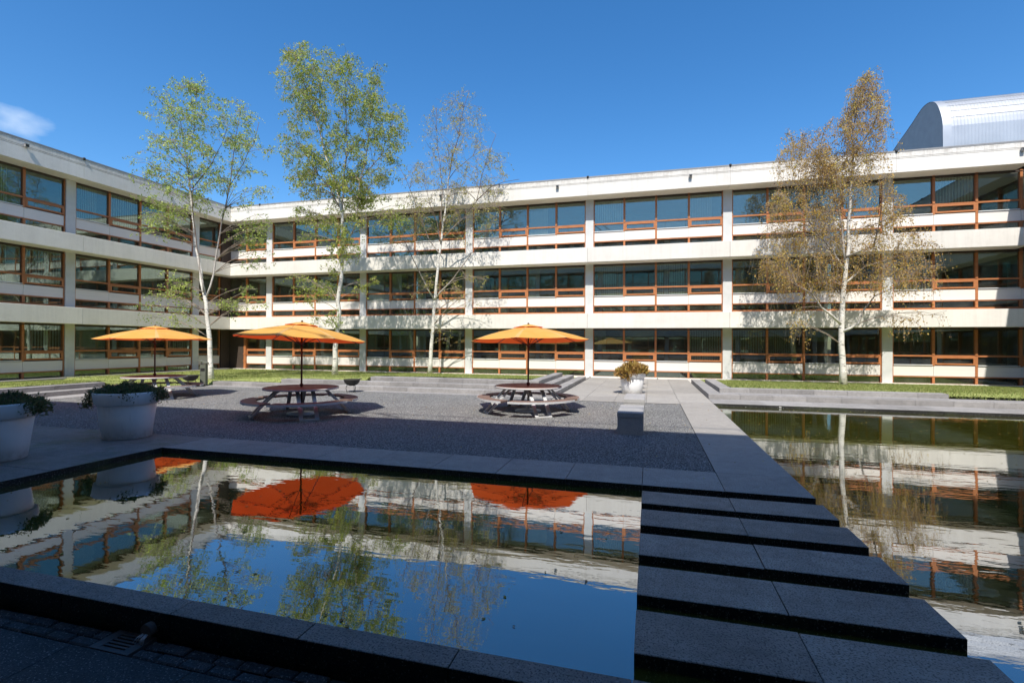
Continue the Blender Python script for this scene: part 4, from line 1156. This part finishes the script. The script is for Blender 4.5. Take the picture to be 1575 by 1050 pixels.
def floodlight(loc, rz, label):
    root = tag(empty('floodlight', loc, rz), label, 'floodlight', 'small floodlights on the roof fascias')
    b = MB(); b.box(-.09, -.20, -.07, .09, -.05, .08); b.box(-.10, -.21, .08, .10, -.04, .10); b.build('housing', M['lamp'], root)
    b = MB(); b.box(-.07, -.206, -.055, .07, -.2005, .06); b.build('lens', M['cap'], root)
    b = MB(); b.tube([(0, .0, -.0), (0, -.06, .0)], .03, 8); b.build('bracket', M['black_metal'], root)
    root.scale = (.8, .8, .8)
for x, lb in ((-4.93, 'small floodlight on the sunlit roof fascia, above the rightmost umbrella'), (2.02, 'small floodlight on the sunlit roof fascia, between white pot and golden birch'),
              (8.97, 'small floodlight on the sunlit roof fascia, behind the top of the golden birch'), (15.9, 'small floodlight on the fascia under the silver vault at the right edge'),
              (-11.9, 'small floodlight on the sunlit roof fascia, behind the nearly bare birch')):
    floodlight((x, 27.228, 10.53), 0, lb)
for y, lb in ((15.76, 'small floodlight on the shaded left roof fascia, nearest to the picture edge'), (22.68, 'small floodlight on the shaded left roof fascia, behind the leftmost birch')):
    floodlight((-27.23 + .003, y, 10.66), R(90), lb)

root = tag(empty('drain_grate', (-3.44, 2.57, -.186), 0), 'square rusty iron drain grate with slots in the dark paving', 'drain')
b = MB(); b.box(-.17, -.105, -.03, .17, -.085, 0); b.box(-.17, .085, -.03, .17, .105, 0); b.box(-.17, -.085, -.03, -.10, .085, 0); b.box(.10, -.085, -.03, .17, .085, 0)
for k in range(6): b.box(-.10, -.085 + k * .03 + .0, -.025, .10, -.085 + k * .03 + .016, -.002)
b.build('grate', M['drain'], root)
b = MB(); b.box(-.165, -.10, -.10, .165, .10, -.07); b.build('pit', M['cap'], root)
root = tag(empty('spout_pipe', (-3.30, 2.66, -.115)), 'dark pipe end sticking out of the pool kerb above the drain grate', 'pipe')
b = MB(); b.tube([(0, .06, 0), (0, -.05, 0)], .045, 14); b.build('pipe', M['drain'], root)
M['trickle'] = None
m_, nt_, out_ = newmat('trickle_water'); t_ = NT(nt_); t_.l(t_.bsdf((.5, .52, .55), .12, None, .8), out_.inputs[0]); M['trickle'] = m_
b = MB(); g = random.Random(2)
for k in range(9):
    x = g.uniform(-.025, .025); b.tube([(x, -.05, -.02), (x * 1.4 - .01, -.075, -.035), (x * 2 - .02, -.09, -.068)], [.004, .003, .002], 5)
tr = b.build('water_trickle', M['trickle'], None, (-3.30, 2.66, -.115)); tag(tr, kind='stuff')

# leaves and catkins floating on the pools
N = 420
x = np.concatenate([nrg.uniform(2.0, 14, 330), nrg.uniform(-8, -.3, 90)]); y = np.concatenate([2.9 + 13.8 * nrg.power(1.6, 330), nrg.uniform(2.9, 6.7, 90)])
a = nrg.uniform(0, 6.28, N); s = nrg.uniform(.010, .028, N)
V = np.zeros((N, 4, 3))
for i, (da, k) in enumerate(((0, 1), (1.57, .55), (3.14, 1), (4.71, .55))):
    V[:, i] = np.stack([x + np.cos(a + da) * s * k, y + np.sin(a + da) * s * k, np.full(N, WZ + .004) + nrg.uniform(0, .004, N)], 1)
tag(link('floating_leaves', np_mesh('floating_leaves', V.reshape(-1, 3), 4, M['leaf4'], nrg.uniform(0, 1, N))), kind='stuff')
# a few fallen leaves on paving and gravel
N = 900
x = nrg.uniform(-18, 2, N); y = nrg.uniform(3.0, 17, N); keep = ((y > 7.8) | (x > -.05)) & ((x > -18.4)); x, y = x[keep], y[keep]
ok = ~((x > -8.25) & (x < 1.95) & (y < 6.8)) ; x, y = x[ok], y[ok]; ok = (x < .9) | (y > 7.8); x, y = x[ok], y[ok]
N = len(x); a = nrg.uniform(0, 6.28, N); s = nrg.uniform(.008, .022, N); V = np.zeros((N, 4, 3))
for i, (da, k) in enumerate(((0, 1), (1.57, .55), (3.14, 1), (4.71, .55))):
    V[:, i] = np.stack([x + np.cos(a + da) * s * k, y + np.sin(a + da) * s * k, np.full(N, .006) + (i % 2) * nrg.uniform(0, .012, N)], 1)
tag(link('fallen_leaves', np_mesh('fallen_leaves', V.reshape(-1, 3), 4, M['leaf4'], nrg.uniform(0, 1, N))), kind='stuff')
